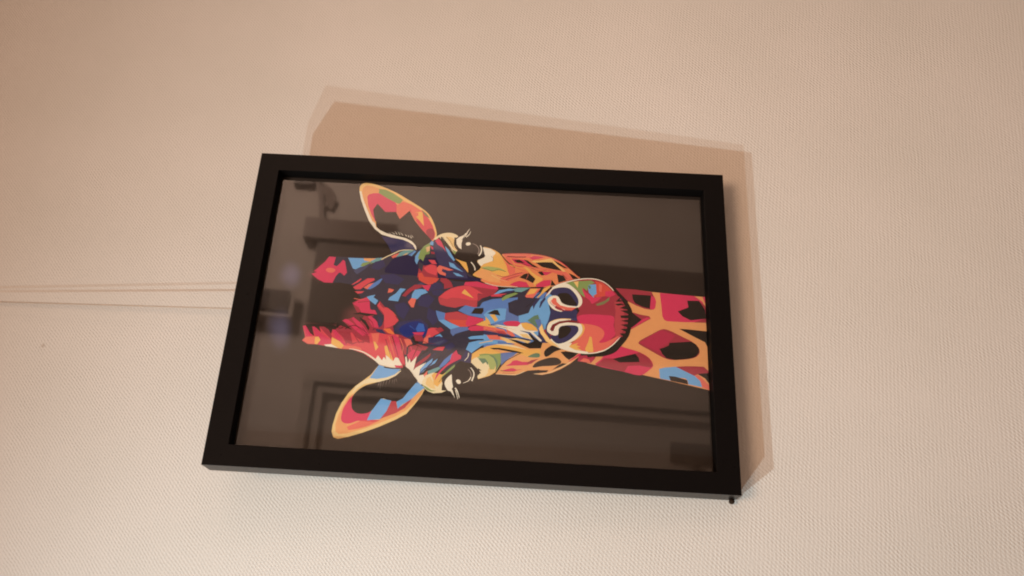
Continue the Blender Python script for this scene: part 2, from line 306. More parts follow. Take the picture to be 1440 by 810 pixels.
# every printed patch: ink name, outline kind (- straight, s rounded, lA,B brush stroke of widths A to B), points in millimetres on the sheet
PRINT = '''
o - 23.76,73.22 23.61,60.56 22.50,49.53 21.66,33.79 21.08,21.22 20.82,12.20 0.93,12.20 -23.64,12.20 -43.58,12.20 -38.64,40.06 -35.78,56.62 -32.29,79.36 -29.82,92.33 -21.32,84.77 -2.22,67.03 14.75,65.37
dr - 23.91,73.61 23.61,60.56 22.41,49.53 16.64,46.88 11.08,47.38 9.74,48.58 9.63,50.54 10.09,54.44 12.07,59.90 14.75,65.37 19.62,70.07
cr - 19.87,50.36 18.74,47.63 15.80,46.66 10.82,47.39 9.63,48.98 10.28,51.08
k - 20.04,62.57 19.89,49.97 10.28,50.92 11.44,55.99 13.73,60.66 16.63,62.21
cr - 22.11,44.17 21.66,33.79 21.08,21.22 17.10,15.89 12.51,12.20 2.56,12.20 1.97,29.70 1.99,39.79 2.97,41.71 5.42,42.82 12.58,43.28
dr - 17.40,18.23 14.63,14.43 12.51,12.20 2.39,12.20 2.16,21.94 5.32,14.83
k - 17.55,26.06 17.82,18.21 11.65,14.56 7.79,12.20 5.24,12.20 4.51,18.74 3.53,24.22 6.17,29.57 9.37,32.58 12.74,25.45
cr - 20.78,15.89 20.73,12.20 16.11,12.20
dr - 7.38,63.46 5.85,57.62 4.94,51.40 3.31,50.49 -5.37,63.95 -5.55,67.05
cr - 3.72,50.64 -5.12,63.95 2.41,56.11 4.01,52.97
k - 10.44,66.18 7.23,63.07 2.13,56.50 -1.87,60.82 -6.38,67.06
dr s -13.73,58.63 -11.55,56.30 -7.73,50.07 -4.07,43.81 -4.14,39.17 -8.42,30.04 -11.36,23.99 -15.22,19.92 -19.26,19.55 -22.72,23.65 -24.58,35.13 -23.76,41.96 -18.65,51.80 -15.32,57.88
dr2 - -13.93,57.87 -4.24,43.82 -7.85,34.64 -13.91,40.19 -17.44,44.88 -20.61,43.42 -17.75,50.25
k - -17.46,45.26 -16.66,42.56 -14.83,39.07 -13.01,38.63 -11.38,24.37 -13.26,21.37 -16.01,19.57 -18.86,19.68 -21.66,22.08 -23.25,25.95 -24.58,35.13 -23.69,40.82 -21.01,43.43
k - -2.91,32.03 -2.94,26.77 -3.68,12.20 -14.36,12.20 -11.30,15.54 -7.98,22.32
cr s -16.69,74.80 -17.93,67.89 -20.62,57.95 -24.32,51.89 -29.00,49.54 -32.34,52.02 -36.26,58.14 -34.12,69.49 -31.08,86.22 -26.89,83.20
dr - -25.96,80.91 -25.85,74.80 -21.60,61.02 -20.62,57.95 -24.32,51.89 -29.00,49.54 -30.70,51.24 -29.65,58.06 -30.32,65.67 -34.20,67.97 -30.92,86.22
k - -26.05,75.41 -21.84,61.02 -24.30,58.76 -27.25,58.18 -28.29,70.99
b - -31.18,45.71 -30.00,41.74 -29.13,34.88 -33.89,23.31 -37.64,19.68 -41.89,18.36 -40.43,27.31 -38.09,27.61 -36.59,29.07 -35.98,39.24 -38.55,38.55 -37.51,45.31
dr - -29.13,34.88 -28.49,29.17 -28.15,23.09 -28.12,17.02 -30.85,12.20 -32.56,12.20 -33.37,21.02 -34.54,23.48
k - -33.22,21.17 -32.08,12.20 -39.13,12.20 -35.89,16.60
k - -35.61,39.60 -35.77,35.45 -37.71,27.97 -40.60,27.47 -38.71,38.55
r1 - -34.52,23.18 -33.74,20.66 -40.30,12.20 -43.43,12.20 -42.13,18.52 -37.80,19.69
dr2 - -25.30,97.75 -23.80,85.51 -27.13,87.40 -29.83,89.66 -28.94,98.07
r1 - -28.86,96.54 -26.55,94.28 -27.33,90.83 -29.67,89.66
k - -24.18,92.40 -23.90,87.43 -25.79,89.32 -25.92,91.62
y2 s 90.34,254.23 94.06,253.16 95.40,249.94 94.77,243.96 92.31,236.10 88.47,227.29 83.24,218.39 78.47,210.44 74.53,205.09 70.05,201.39 64.17,198.58 58.74,196.80 55.08,196.82 52.24,198.62 46.93,204.27 44.26,208.50 45.25,210.22 47.88,211.69 50.40,215.20 52.17,219.46 53.44,226.14 55.30,233.72 59.58,239.55 65.33,244.34 74.45,248.73 82.78,252.23
o s 88.54,251.99 92.45,250.86 93.43,247.18 91.31,240.20 88.52,231.49 83.01,222.55 78.99,214.65 74.39,207.57 68.59,202.50 63.17,199.97 57.74,198.28 54.08,198.37 51.08,203.01 58.82,228.35 61.92,238.99 66.35,242.80 73.63,246.55 81.95,250.03
g - 91.12,240.18 90.70,235.50 88.05,229.76 83.19,222.57 79.76,224.56 80.79,228.17 84.25,234.39 87.47,240.19
cr - 84.45,248.07 86.22,247.02 87.45,243.97 87.67,240.04 84.25,234.39 80.82,227.75 78.54,226.10 73.07,226.12 72.92,233.99 79.18,240.10 74.32,242.63 67.86,240.73 64.65,239.87 70.06,243.22 77.40,246.57
r1 - 78.51,226.68 81.78,222.42 80.03,216.41 77.44,212.00 74.02,214.18 74.79,217.16 67.90,223.35 72.89,226.10
r - 75.26,217.20 77.34,213.66 75.02,208.04 69.48,203.41 64.09,200.05 57.77,197.70 54.09,198.05 52.15,200.25 60.46,207.13 68.02,212.78
r1 - 79.22,217.33 77.58,212.85 75.02,208.04 71.03,208.92 67.60,211.91 72.09,215.24
y - 70.39,212.17 71.41,210.61 73.55,210.81 73.41,213.29 74.58,209.25 73.90,207.94 63.30,205.99 66.40,208.50
g2 - 76.19,208.98 73.57,205.42 69.53,202.34 71.66,206.08
dr s 59.71,204.19 61.79,201.50 60.46,198.92 56.83,198.12 53.58,199.15 54.77,202.36
k - 74.32,242.63 79.18,240.10 72.92,233.99 73.33,226.56 67.90,223.35 74.79,217.16 67.10,212.69 60.46,207.13 52.37,199.45 46.93,204.27 44.19,208.09 45.25,210.22 50.45,214.39 53.62,222.88 56.67,233.87 61.00,238.88 64.66,239.71 69.22,241.47
c - 88.43,254.00 88.50,252.66 81.93,250.45 73.63,246.55 65.45,242.28 63.71,240.02 60.98,239.29 58.82,236.58 56.44,231.38 54.89,224.65 53.44,217.95 51.15,213.23 47.96,210.23 45.29,209.49 45.05,210.45 48.30,212.14 50.81,216.06 52.35,221.12 53.35,227.77 55.26,234.54 59.28,239.92 65.32,244.58 73.51,248.62 81.84,252.11
y - 64.64,240.12 65.13,239.60 62.82,239.34
c l0.52,0.09 55.76,225.56 57.47,227.80
c l0.52,0.09 55.85,223.93 58.50,225.85
c l0.52,0.09 55.51,221.85 58.34,223.78
c l0.43,0.09 55.17,219.76 58.06,222.11
c l0.43,0.09 56.05,228.47 56.90,229.79
c l0.52,0.09 54.85,217.27 56.60,218.67
c l0.61,0.09 54.20,215.73 56.01,216.16
c l0.52,0.09 53.39,213.85 55.89,214.91
c l0.35,0.09 54.19,212.70 56.12,214.12
hb @ 25.76,302.85 33.77,297.62 33.01,289.91 26.81,284.12 20.43,282.65 11.03,284.47 8.27,292.58 15.86,301.79
hr @ 21.56,283.35 27.05,279.85 32.61,275.78 36.87,268.78 36.41,261.13 15.96,258.47 15.31,270.13 17.20,277.89
hb @ -8.40,305.79 0.04,296.59 -2.98,289.77 -12.82,284.84 -23.82,283.43 -33.72,285.02 -36.38,293.89 -23.83,303.22
hr @ -11.00,282.23 -11.41,269.57 -11.14,254.94 -2.19,245.57 -1.90,240.34 -21.25,238.04 -25.68,258.23 -26.70,276.24 -23.73,281.88 -16.15,284.59
hb2 @ -14.32,281.73 -13.09,259.91 -17.69,253.04 -23.51,258.52 -26.70,276.24 -22.58,281.01
hr @ -3.38,257.25 3.44,250.14 10.42,241.38 9.57,233.26 -11.64,230.87 -20.82,245.53 -18.87,255.21
nk - 36.23,255.73 36.72,244.54 37.35,235.62 36.28,232.23 38.48,229.20 40.73,225.35 43.21,221.51 44.32,217.94 44.46,213.85 44.54,209.96 45.86,206.60 49.27,202.80 50.34,200.02 37.93,194.87 16.12,189.03 -10.03,197.54 -7.68,230.56 8.66,244.42 17.06,250.28 28.29,251.06
nk - 22.08,232.49 32.89,207.31 36.81,200.67 36.65,182.35 24.06,165.96 19.03,152.38 15.78,138.47 -17.74,136.96 -35.06,156.55 -41.51,176.48 -38.12,201.23 -32.60,207.90 -28.09,223.80 -17.80,235.33 4.47,237.92
n - 54.05,234.82 53.35,227.77 51.99,219.44 50.22,215.18 47.43,211.65 45.24,210.30 45.00,214.67 43.51,221.85 41.65,226.13 47.78,229.63
nk - 36.59,268.47 36.71,255.76 37.47,231.50 20.06,226.92 13.41,242.16 16.44,249.99 17.69,258.70 17.11,263.96
cr - 36.47,268.46 36.26,263.82 30.27,264.65 29.50,262.39 31.68,260.52 34.46,258.72 33.64,257.26 25.21,254.84 22.78,256.41 24.97,259.11 24.91,260.17 22.18,261.96 17.12,263.70 17.10,269.31 19.17,273.88 22.99,278.72 24.48,275.17 25.11,277.68 26.38,275.98 29.17,273.67 32.29,270.87
r1 s 26.45,269.52 28.03,267.58 27.63,264.30 26.53,262.81 24.68,264.44 24.79,267.68
dk - 35.97,263.51 36.41,255.72 32.66,253.62 30.16,256.01 33.94,257.30 34.63,258.74 31.80,260.53 29.68,262.41 30.27,264.65 33.27,263.97
b - 36.25,255.43 36.42,244.90 36.96,235.23 37.73,232.07 34.89,234.99 31.56,241.62 29.49,246.76 27.88,249.26 28.36,251.20
g - 30.70,246.37 32.83,245.28 33.94,241.36 35.36,235.05 32.59,239.05 30.11,244.15
o2 - 36.42,244.90 36.90,236.30 34.12,240.30 34.85,244.17
tl - 37.38,235.21 36.53,231.85 33.56,236.82 33.15,240.04 35.05,238.22
c2 - 36.46,233.07 38.93,229.25 41.18,225.40 43.57,221.55 44.54,217.96 44.77,213.88 44.64,210.59 44.23,213.83 44.00,217.90 43.01,221.08 40.77,224.54 38.41,228.79 35.82,232.51
r1 - 38.88,226.18 40.60,223.70 41.89,220.76 39.56,221.96 36.74,224.12
tl - 41.89,220.76 43.87,217.89 44.30,214.24 44.40,210.77 42.54,213.25 39.39,217.04 37.19,220.08 36.12,223.03 36.74,224.12
o3 - 37.18,220.29 39.50,219.09 41.18,217.21 42.45,214.88 40.80,215.95 39.12,217.83
p - 36.12,223.03 37.23,219.27 39.93,215.46 44.27,210.76 43.87,209.70 41.03,211.88 36.56,219.20 31.95,221.58 29.37,223.75 29.72,225.42
b - 31.99,216.91 35.43,215.42 38.65,214.10 43.83,210.51 43.42,209.65 40.58,211.84 38.72,212.89 36.74,212.08 35.03,214.57 32.26,215.92
n - 31.44,214.62 36.99,211.50 41.66,208.67 34.43,209.22 26.54,206.86 27.02,214.19 28.46,228.12 30.10,222.61 33.89,218.93
k - 29.08,229.00 28.69,224.09 27.13,216.22 26.74,207.28 25.64,207.18 26.25,216.14 27.12,224.33 27.75,228.86
p3 - 26.75,250.67 30.70,243.83 34.13,238.52 29.46,242.05 24.24,247.93
n - 34.22,236.90 35.88,231.37 31.52,229.27 28.14,233.77 29.20,238.77
r - 16.37,250.80 21.55,244.76 20.68,244.46 18.83,246.05 16.43,249.79
r - 14.70,249.38 21.79,240.34 22.03,236.12 20.75,235.37 17.16,240.61 13.46,244.19 13.26,247.79
r1 - 14.87,242.35 17.69,239.06 18.76,235.55 17.91,235.05 13.71,239.80
r - 11.79,247.98 12.23,241.60 10.76,243.03 10.17,245.77
p - 13.71,239.80 17.82,236.65 21.61,231.83 22.60,229.92 18.53,231.89 15.73,234.80 13.82,237.80
dr - 3.53,248.56 6.41,243.31 7.97,238.69 5.03,237.15 -0.06,236.16 -3.61,230.98 -5.94,234.68 -13.22,229.11 -11.42,226.94 -5.54,227.59 1.91,231.60 5.84,230.44 1.35,226.36 -3.34,218.71 -7.44,216.30 -11.02,219.88 -16.80,218.49 -18.62,206.54 -25.04,217.63 -27.23,256.46 -16.52,257.89 -12.96,254.41 -15.85,246.15 -9.53,253.27 -7.07,247.24 -10.58,242.05 -5.36,239.51 -4.74,243.55
nk - 3.77,236.60 1.86,232.39 -5.43,225.62 -11.42,226.94 -13.22,229.11 -8.25,230.66 -5.47,233.94 -3.61,230.98 -0.71,232.50 -0.06,236.16
bk - -4.54,247.55 -2.98,242.58 -3.54,237.34 -4.08,231.72 -4.68,231.06 -4.93,235.59 -5.65,237.10 -4.67,242.37
bk - -6.38,242.56 -8.68,238.32 -13.55,234.99 -15.67,235.53 -12.03,237.93 -8.44,241.52
cr - 3.40,247.14 4.99,245.54 7.93,239.48 5.89,237.25 -0.91,236.06 -0.94,232.87 -3.82,231.03 -3.66,235.74 -3.15,241.76 0.37,243.78 2.70,248.05
dr - 4.16,245.04 5.46,237.20 4.95,237.14 3.54,244.56
b - 8.14,239.51 9.13,237.22 10.07,233.72 8.18,234.91 6.00,231.46 2.91,232.91 5.48,236.80
cr - -5.44,237.12 -5.52,234.73 -7.49,232.13 -9.09,230.56 -13.41,228.89 -13.02,233.08 -9.37,235.47
cr - -7.51,247.58 -6.61,246.50 -9.75,242.16 -13.33,238.56 -19.34,233.92 -17.49,238.07 -13.55,242.48
cr - -9.75,253.44 -8.39,251.83 -8.50,250.03 -11.22,245.93 -15.15,241.11 -20.25,235.39 -20.38,237.73 -16.14,243.75 -11.82,249.02
r - 2.32,231.85 5.42,230.20 2.87,229.71 -0.33,225.78 -4.25,219.80 -6.27,218.01 -10.23,220.76 -12.07,223.72 -6.63,224.30 -1.74,228.01
oo - 1.26,226.35 1.03,224.33 -2.14,220.02 -4.19,218.62 -4.34,221.38 -2.79,223.92
oo - -8.73,224.08 -7.62,219.45 -6.23,217.22 -7.65,216.28 -9.30,219.27 -10.57,223.09
k - -8.46,223.12 -6.59,219.95 -7.78,222.20 -6.57,219.56 -8.85,222.48
oo - -13.88,226.08 -13.30,221.61 -16.39,218.53 -17.61,218.01 -16.61,222.44
n - -9.04,229.58 -5.56,227.99 -11.42,226.94 -13.22,229.11
n - -14.14,230.58 -14.33,226.62 -17.89,223.09 -18.76,223.78 -17.26,226.69 -15.80,230.40
bk l0.57,0.16 -15.29,250.95 -12.45,245.38 -15.46,239.10 -18.60,235.58
dr2 l0.49,0.12 -18.34,245.84 -14.76,241.55 -20.38,237.73
nk l0.65,0.20 -15.10,232.84 -14.16,230.98 -16.91,227.91
r1 l0.89,0.24 -17.64,233.33 -20.88,231.78 -25.83,231.61
bk l0.32,0.12 -13.81,239.69 -16.20,237.44 -17.36,235.73
mr l0.49,0.16 -6.92,236.95 -10.10,233.41 -15.06,232.06
r1 l0.58,0.17 6.60,247.74 6.01,242.86 7.50,239.43
n l0.82,0.33 -5.67,229.95 -8.95,228.01 -12.73,227.98
mr l0.41,0.12 -0.33,225.78 -5.32,223.65 -6.03,221.20
bk l0.57,0.24 -14.10,252.29 -15.07,254.53 -13.23,259.12
r - -14.73,279.05 -14.35,277.27 -19.41,273.66 -21.44,270.50 -14.93,272.74 -15.61,270.03 -18.45,266.49 -14.66,268.07 -14.49,264.96 -19.17,259.62 -16.09,258.99 -16.28,257.40 -19.40,253.86 -20.92,251.58 -17.32,246.32 -20.45,243.33 -23.43,237.78 -17.19,234.36 -16.84,228.15 -17.65,222.86 -17.24,215.63 -25.24,211.72 -41.29,210.11 -37.91,225.80 -31.54,236.81 -29.28,244.82 -29.18,252.59 -27.96,259.99 -27.07,268.40 -27.12,274.10 -24.88,278.06 -22.32,276.36
cr - -14.72,278.95 -14.45,277.10 -19.93,273.06 -23.06,270.01 -26.83,268.96 -27.03,272.56 -25.13,277.51 -22.02,275.89
r1 - -24.60,277.85 -22.29,275.85 -21.42,270.24 -26.85,269.21 -26.98,273.60
cr - -14.93,272.84 -14.84,271.18 -18.51,267.53 -23.54,259.03 -26.25,258.67 -27.23,266.31 -21.91,269.13
dr - -14.66,268.07 -14.49,264.96 -16.51,261.54 -20.78,258.88 -22.99,259.11 -19.37,263.24
y - -21.95,269.91 -21.71,267.60 -23.93,265.99 -27.04,267.89 -26.86,269.47
cr - -16.11,259.25 -16.80,256.81 -23.10,251.30 -28.35,247.53 -26.41,251.91 -21.21,256.75
y - -21.60,258.77 -24.30,253.22 -26.87,250.30 -29.12,251.56 -28.24,255.30 -26.25,258.67
c - -26.95,263.24 -26.36,258.65 -28.80,253.67 -28.39,257.86 -27.97,262.06
r1 - -26.87,250.30 -26.98,242.53 -27.88,239.31 -29.44,238.09 -29.28,244.82 -29.01,251.58
dr - -18.33,254.52 -17.65,247.32 -24.92,244.85 -23.63,241.38 -24.52,237.65 -19.07,238.30 -19.41,234.62 -24.29,233.53 -23.40,237.26 -23.61,240.87 -26.01,244.71 -25.10,247.94
dr - -20.92,251.58 -24.01,248.07 -26.24,248.83
dr - -18.35,245.15 -24.63,239.71 -24.69,240.73
r1 - -17.68,233.26 -16.84,228.15 -23.99,228.39 -23.08,231.60
y - -23.07,231.34 -23.27,230.02 -26.68,227.68 -29.22,229.35
r1 - -19.14,220.11 -17.79,215.58 -25.41,214.80 -23.41,218.10
y - -25.93,223.94 -25.30,222.56 -30.02,219.47 -36.31,216.50 -35.37,218.90 -31.26,222.43
c l0.42,1.37 -28.94,246.42 -29.30,242.24 -30.73,236.91 -33.66,231.42 -36.90,226.94 -40.92,222.40
cr - -17.47,219.76 -19.37,214.38 -29.01,211.34 -37.49,208.96 -36.63,212.63 -28.26,217.08
dr - -18.33,215.52 -20.29,211.18 -25.09,209.15 -31.05,209.08 -30.12,211.74
r1 - -20.32,211.69 -19.81,207.60 -23.26,205.71 -25.63,209.10
dr - -24.49,208.18 -23.09,202.63 -24.85,195.24 -30.50,199.37 -34.93,201.52 -42.47,202.86 -37.29,205.40 -29.92,208.16
cr - -31.02,208.57 -27.02,204.84 -28.35,199.57 -32.25,201.77 -34.00,204.17 -34.18,207.23
r - -21.04,224.57 -21.35,220.39 -30.41,216.86 -36.80,215.68 -34.28,218.51 -31.69,220.32 -25.93,224.04
r - -26.97,213.61 -29.01,211.34 -39.10,209.05 -33.42,212.95
y - -25.92,223.78 -25.29,222.30 -30.02,219.47 -37.36,216.13 -34.36,220.04
dk - -32.25,201.77 -27.24,199.15 -26.90,193.01 -31.68,191.57 -34.58,195.41 -36.94,199.29 -37.12,202.34
dr - -35.99,201.43 -30.24,194.77 -28.81,193.35 -30.71,193.45 -33.51,195.51 -37.50,199.75 -41.39,202.45 -39.33,203.67
n - -14.67,219.02 -8.36,215.50 -5.37,202.19 -9.52,196.59 -15.04,196.11 -20.13,198.76 -21.09,205.92 -18.16,212.42
db s -13.36,215.51 -8.90,210.22 -7.38,203.05 -10.72,198.05 -14.54,197.19 -18.01,199.99 -17.26,206.29 -18.89,210.80
mb - -12.75,204.63 -8.49,202.95 -9.14,199.76 -14.05,198.27 -14.89,203.39
mb l0.43,0.16 -10.76,208.73 -13.59,204.82
cr - -15.35,206.57 -14.74,198.73 -16.89,199.68 -16.75,205.04
k - -19.51,207.11 -17.75,205.20 -19.82,202.93 -22.49,201.65 -23.14,203.66
dr - -16.96,205.80 -17.02,200.08 -19.17,199.11 -19.31,195.73 -21.28,199.69 -21.08,203.85
r - -18.15,197.65 -12.28,196.35 -11.34,194.35 -11.30,190.71 -12.92,187.98 -14.90,188.85 -16.45,191.83 -18.89,194.22
r1 - -18.74,198.37 -16.06,194.72 -18.88,194.11 -20.96,196.00 -22.10,194.87 -22.61,199.06
b - -19.54,193.12 -16.97,191.27 -15.26,188.30 -17.36,186.47 -17.62,189.15 -19.70,191.04
r - -26.59,192.41 -24.61,189.08 -23.96,184.39 -26.92,185.70
n - 24.40,232.75 26.10,223.28 22.45,215.42 18.16,219.26 18.84,227.86
n - 10.34,204.69 12.41,198.52 9.22,194.02 2.76,197.67 4.07,204.64
n - 3.75,220.42 5.83,213.77 1.52,209.66 -6.55,213.06 -3.43,217.57
n - 2.76,197.67 0.22,192.73 -6.40,190.60 -9.90,193.43 -4.58,198.07
p3 - 19.46,206.60 20.76,204.05 19.46,201.27 17.82,204.85
n - 14.81,196.61 16.26,191.43 14.72,188.12 11.62,192.10 12.01,195.31
n - -18.32,195.82 -16.82,188.69 -19.75,182.25 -23.90,188.11 -23.22,195.39
p3 - -22.56,193.38 -20.04,187.39 -19.32,184.35 -22.82,188.20
n - -23.73,185.03 -20.72,180.11 -23.32,177.84 -26.80,181.70
dr - -12.05,192.21 -10.71,188.16 -12.80,185.91 -14.63,188.87
or_ - 27.61,206.82 27.18,204.10 26.13,201.87 25.21,197.51 24.34,192.10 20.40,194.97 19.29,199.13 20.82,202.99 22.41,205.80
dr - 29.71,200.85 30.11,193.65 26.07,192.51 25.88,195.97 27.45,199.31
or_ - 30.08,194.29 29.01,190.34 27.51,187.71 27.78,191.31
p - 29.04,183.49 28.55,179.61 26.70,176.16 25.93,178.35 27.15,181.64
dr - 25.56,191.13 24.64,186.79 21.89,183.91 18.50,182.32 16.89,188.30 20.47,188.58 22.63,191.42
k - 25.74,187.94 24.65,181.45 23.93,173.41 24.06,165.96 23.10,170.69 22.89,174.40 23.08,181.33 24.06,186.74
n - 19.41,197.01 21.27,195.04 20.92,190.75 17.01,188.31 16.08,194.60 14.12,198.67
dr - 18.79,208.13 19.09,202.84 17.99,201.67 16.81,204.22 14.07,209.81 11.35,212.20 9.73,213.52 10.28,215.91 15.07,212.56
n - 10.44,213.17 11.76,210.12 8.94,209.32 7.65,211.84
cr - 18.48,203.31 19.40,197.17 14.58,198.71 16.15,201.51
b - 15.05,207.78 15.80,204.66 15.72,200.94 13.54,198.78 11.46,203.20 8.89,205.08 7.96,206.32 8.92,209.58 11.80,209.33
r1 - 8.92,209.58 8.54,206.27 2.22,207.36 2.36,208.95 5.96,211.51
b - 15.65,217.67 15.29,213.81 11.97,216.50 6.04,218.17 6.57,224.94 8.68,224.11 11.76,220.19
r1 - 15.22,225.34 14.28,221.52 12.47,222.92 11.74,225.76
r - 10.50,191.59 14.74,187.59 17.56,183.57 19.27,178.92 20.07,175.00 19.86,170.47 17.65,166.61 14.49,161.38 14.84,165.37 9.70,165.30 9.67,170.83 10.71,177.76 10.73,182.52 9.58,185.60
r2 - 10.22,191.56 9.70,185.61 10.84,182.53 10.71,177.76 9.67,170.83 9.69,165.40 4.80,165.51 4.41,168.37 5.84,173.20 4.79,176.80 3.65,179.87 4.26,185.18 5.47,189.90 7.96,191.16
dr - 19.87,171.26 19.58,165.14 18.62,156.60 18.45,152.35 14.89,154.27 12.91,158.91 11.45,162.51 8.86,164.98 14.24,165.86 14.48,161.64 17.65,166.61
cr - 22.71,174.49 23.45,166.45 21.78,159.97 20.76,152.48 18.35,152.08 18.44,156.59 19.35,165.13 19.86,170.47 20.29,175.17
cr - 13.60,156.84 15.47,154.30 15.01,152.16 13.47,148.91 13.06,156.28
y - 14.51,176.35 17.44,174.54 11.14,168.03
p - 1.07,192.54 -0.53,185.95 -5.15,186.26 -5.92,190.12 -1.98,191.75
p - 1.74,177.74 4.01,175.43 5.84,173.20 4.70,167.34 5.24,163.70 8.16,162.31 10.32,159.28 12.16,152.01 13.08,145.73 -7.04,142.64 -8.61,150.87 -7.49,155.61 -2.32,158.00 -2.78,161.10 -1.16,171.14
p2 - -11.74,181.83 -9.57,175.76 -9.44,170.56 -11.30,169.14 -12.76,173.45 -14.70,178.49 -16.43,179.81 -14.21,181.54
bk - 0.14,169.13 4.16,166.78 4.69,159.46 0.14,162.07
bk - 0.47,158.16 3.40,154.15 3.47,149.96 -0.37,148.18 0.29,151.36
r2 - -0.54,186.11 1.04,178.10 -1.62,170.32 -3.42,159.50 -7.46,164.97 -9.44,170.56 -9.74,175.74 -7.54,181.12 -4.76,186.29
or_ - -5.05,184.44 -4.73,170.89 -7.19,164.99 -9.44,170.56 -9.74,175.74 -7.54,181.12
b - -5.82,190.23 -5.15,186.26 -7.65,181.11 -9.68,175.75 -11.85,181.82 -8.00,187.34
cr - -1.48,170.85 -3.51,159.23 -7.48,165.23 -9.44,170.56 -7.59,172.25
cr - -9.08,169.03 -8.02,164.94 -8.63,159.07 -11.39,158.91 -12.09,168.31 -10.83,170.47
r - 1.40,227.02 1.23,224.90 -1.37,220.94 -5.17,218.44 -7.57,216.36 -10.78,218.90 -12.64,222.36 -13.92,225.35
p - 8.78,161.29 11.46,156.18 11.76,148.82 13.47,138.90 17.16,134.31 18.70,127.50 17.99,119.56 8.40,117.68 -35.12,119.91 -31.11,143.50 -26.60,159.11
p - 8.78,161.29 11.65,150.92 12.36,138.32 -5.61,136.99 -6.75,147.33 -7.21,155.62 -0.79,160.70
b - 3.86,137.93 6.07,133.84 7.96,130.51 12.96,127.55 13.48,118.36 7.84,117.56 3.38,116.59 -0.58,117.15 -5.17,119.34 -10.12,118.67 -13.76,114.94 -13.08,117.54 -8.05,121.32 -5.34,122.45 -7.94,124.18 -4.55,128.20 -3.95,132.38 -4.50,137.04
b - -0.23,160.74 2.75,157.78 4.85,150.56 4.83,145.84 -2.77,145.97 -4.73,151.08 -6.66,155.66
p2 - 5.39,145.87 4.43,137.96 -4.53,137.56 -4.47,146.41
dk - 16.93,138.52 18.31,134.36 20.27,130.21 21.61,121.79 21.56,117.56 13.85,132.06 13.41,124.67 6.59,129.67 2.56,131.08 -0.09,138.28 2.39,144.14 9.13,145.00 11.19,138.79
tl - 19.00,142.59 20.69,138.17 20.96,130.23 17.33,136.43 17.27,140.65
b - 14.58,154.78 17.82,151.26 19.47,144.46 18.99,140.73 16.51,145.90
n - 15.33,151.65 17.51,146.48 18.41,140.71 17.21,141.71 15.88,146.93
r - 13.62,156.57 14.95,153.22 15.65,145.86 13.21,151.54
g - 11.72,149.61 14.45,146.85 16.69,140.63 16.07,138.49 13.20,143.63 10.23,148.74
dk - 11.06,161.43 12.58,154.67 12.33,148.85 11.10,155.64 8.78,161.29
dk - 9.16,144.48 11.38,140.38 12.83,129.92 7.07,131.26 4.40,138.48 5.88,144.32
n - 5.27,127.94 8.91,128.71 13.66,125.21 13.77,123.37 8.45,126.86
n - 6.90,124.18 10.91,123.54 13.88,121.27 13.99,119.43 9.84,122.19 6.48,123.64
k - 0.74,158.44 3.55,153.63 3.50,151.43 -0.28,149.65
y - -0.01,156.83 0.29,153.45 -3.33,151.05 -4.94,152.89 -1.88,155.15
g3 - -2.80,131.65 0.80,127.36 1.62,124.78 -2.61,123.33 -7.68,124.45 -5.11,128.17
p2 - -1.96,126.73 -1.37,123.11 -5.33,122.19 -7.77,124.18
b - -10.64,127.96 -10.00,124.36 -14.28,124.11 -12.48,126.34
y - -7.65,165.38 -5.31,161.46 -4.18,159.08 -1.56,159.35 -4.48,156.56 -7.48,155.50 -9.69,150.29 -11.62,150.18 -11.01,159.03 -8.63,159.07
n - -11.34,160.05 -12.04,154.82 -13.17,145.44 -15.07,138.11 -16.15,128.26 -17.12,130.80 -15.94,139.10 -15.05,149.48 -14.42,157.79 -14.20,159.87
r1 - -8.03,160.26 -8.84,155.01 -10.04,146.64 -12.67,144.43 -13.39,145.43 -11.88,154.83 -11.23,160.06
r2 - -10.91,152.30 -11.06,147.10 -12.98,144.93 -12.96,149.59
r1 - -9.69,145.36 -10.77,141.94 -14.02,139.09 -14.58,141.23 -12.67,144.43
b - -14.09,159.88 -14.47,156.75 -17.23,147.30 -19.76,138.93 -18.12,153.44 -20.11,159.51
r1 - -14.43,158.05 -15.00,148.71 -17.37,147.91 -17.29,156.07
cr s -5.64,147.49 -4.10,144.86 -3.64,139.68 -4.20,136.79 -6.12,136.19 -7.50,138.98 -7.57,144.17
n - -10.06,137.31 -11.00,129.50 -13.33,126.83 -17.96,121.51 -17.26,116.90 -9.30,123.87 -13.18,124.25 -11.74,127.92
o2 - -23.36,159.31 -21.56,156.33 -20.27,152.80 -20.32,144.05 -20.03,138.91 -17.19,148.59 -15.02,148.96 -16.21,143.74 -20.29,133.76 -22.23,129.57 -21.70,122.15 -17.95,121.25 -17.58,116.63 -19.67,113.23 -21.82,108.05 -22.62,102.91 -23.86,96.24 -26.37,97.73 -30.95,102.74 -35.02,108.74 -38.01,114.74 -39.68,120.77 -39.23,126.86 -37.65,117.80 -36.35,122.91 -37.28,129.98 -39.10,133.97 -40.91,137.94 -40.94,143.01 -40.84,150.62 -35.04,146.87 -29.42,142.05 -27.06,138.59 -25.74,143.77 -28.22,159.01
y - -23.36,159.31 -21.56,156.33 -20.38,152.80 -20.87,144.02 -21.55,136.79 -23.25,128.50 -22.36,122.38 -26.11,121.74 -28.22,130.35 -26.35,135.55 -24.12,143.85 -23.61,154.15 -24.33,157.19
c2 - -20.57,153.30 -20.05,144.06 -21.06,137.84 -23.37,130.55 -22.36,136.75 -21.41,143.99
p - -20.11,159.51 -17.88,153.97 -18.29,146.73 -19.76,138.93 -20.07,149.21 -22.16,157.33
y l0.53,0.32 -19.56,159.54 -19.28,156.47 -17.67,153.21
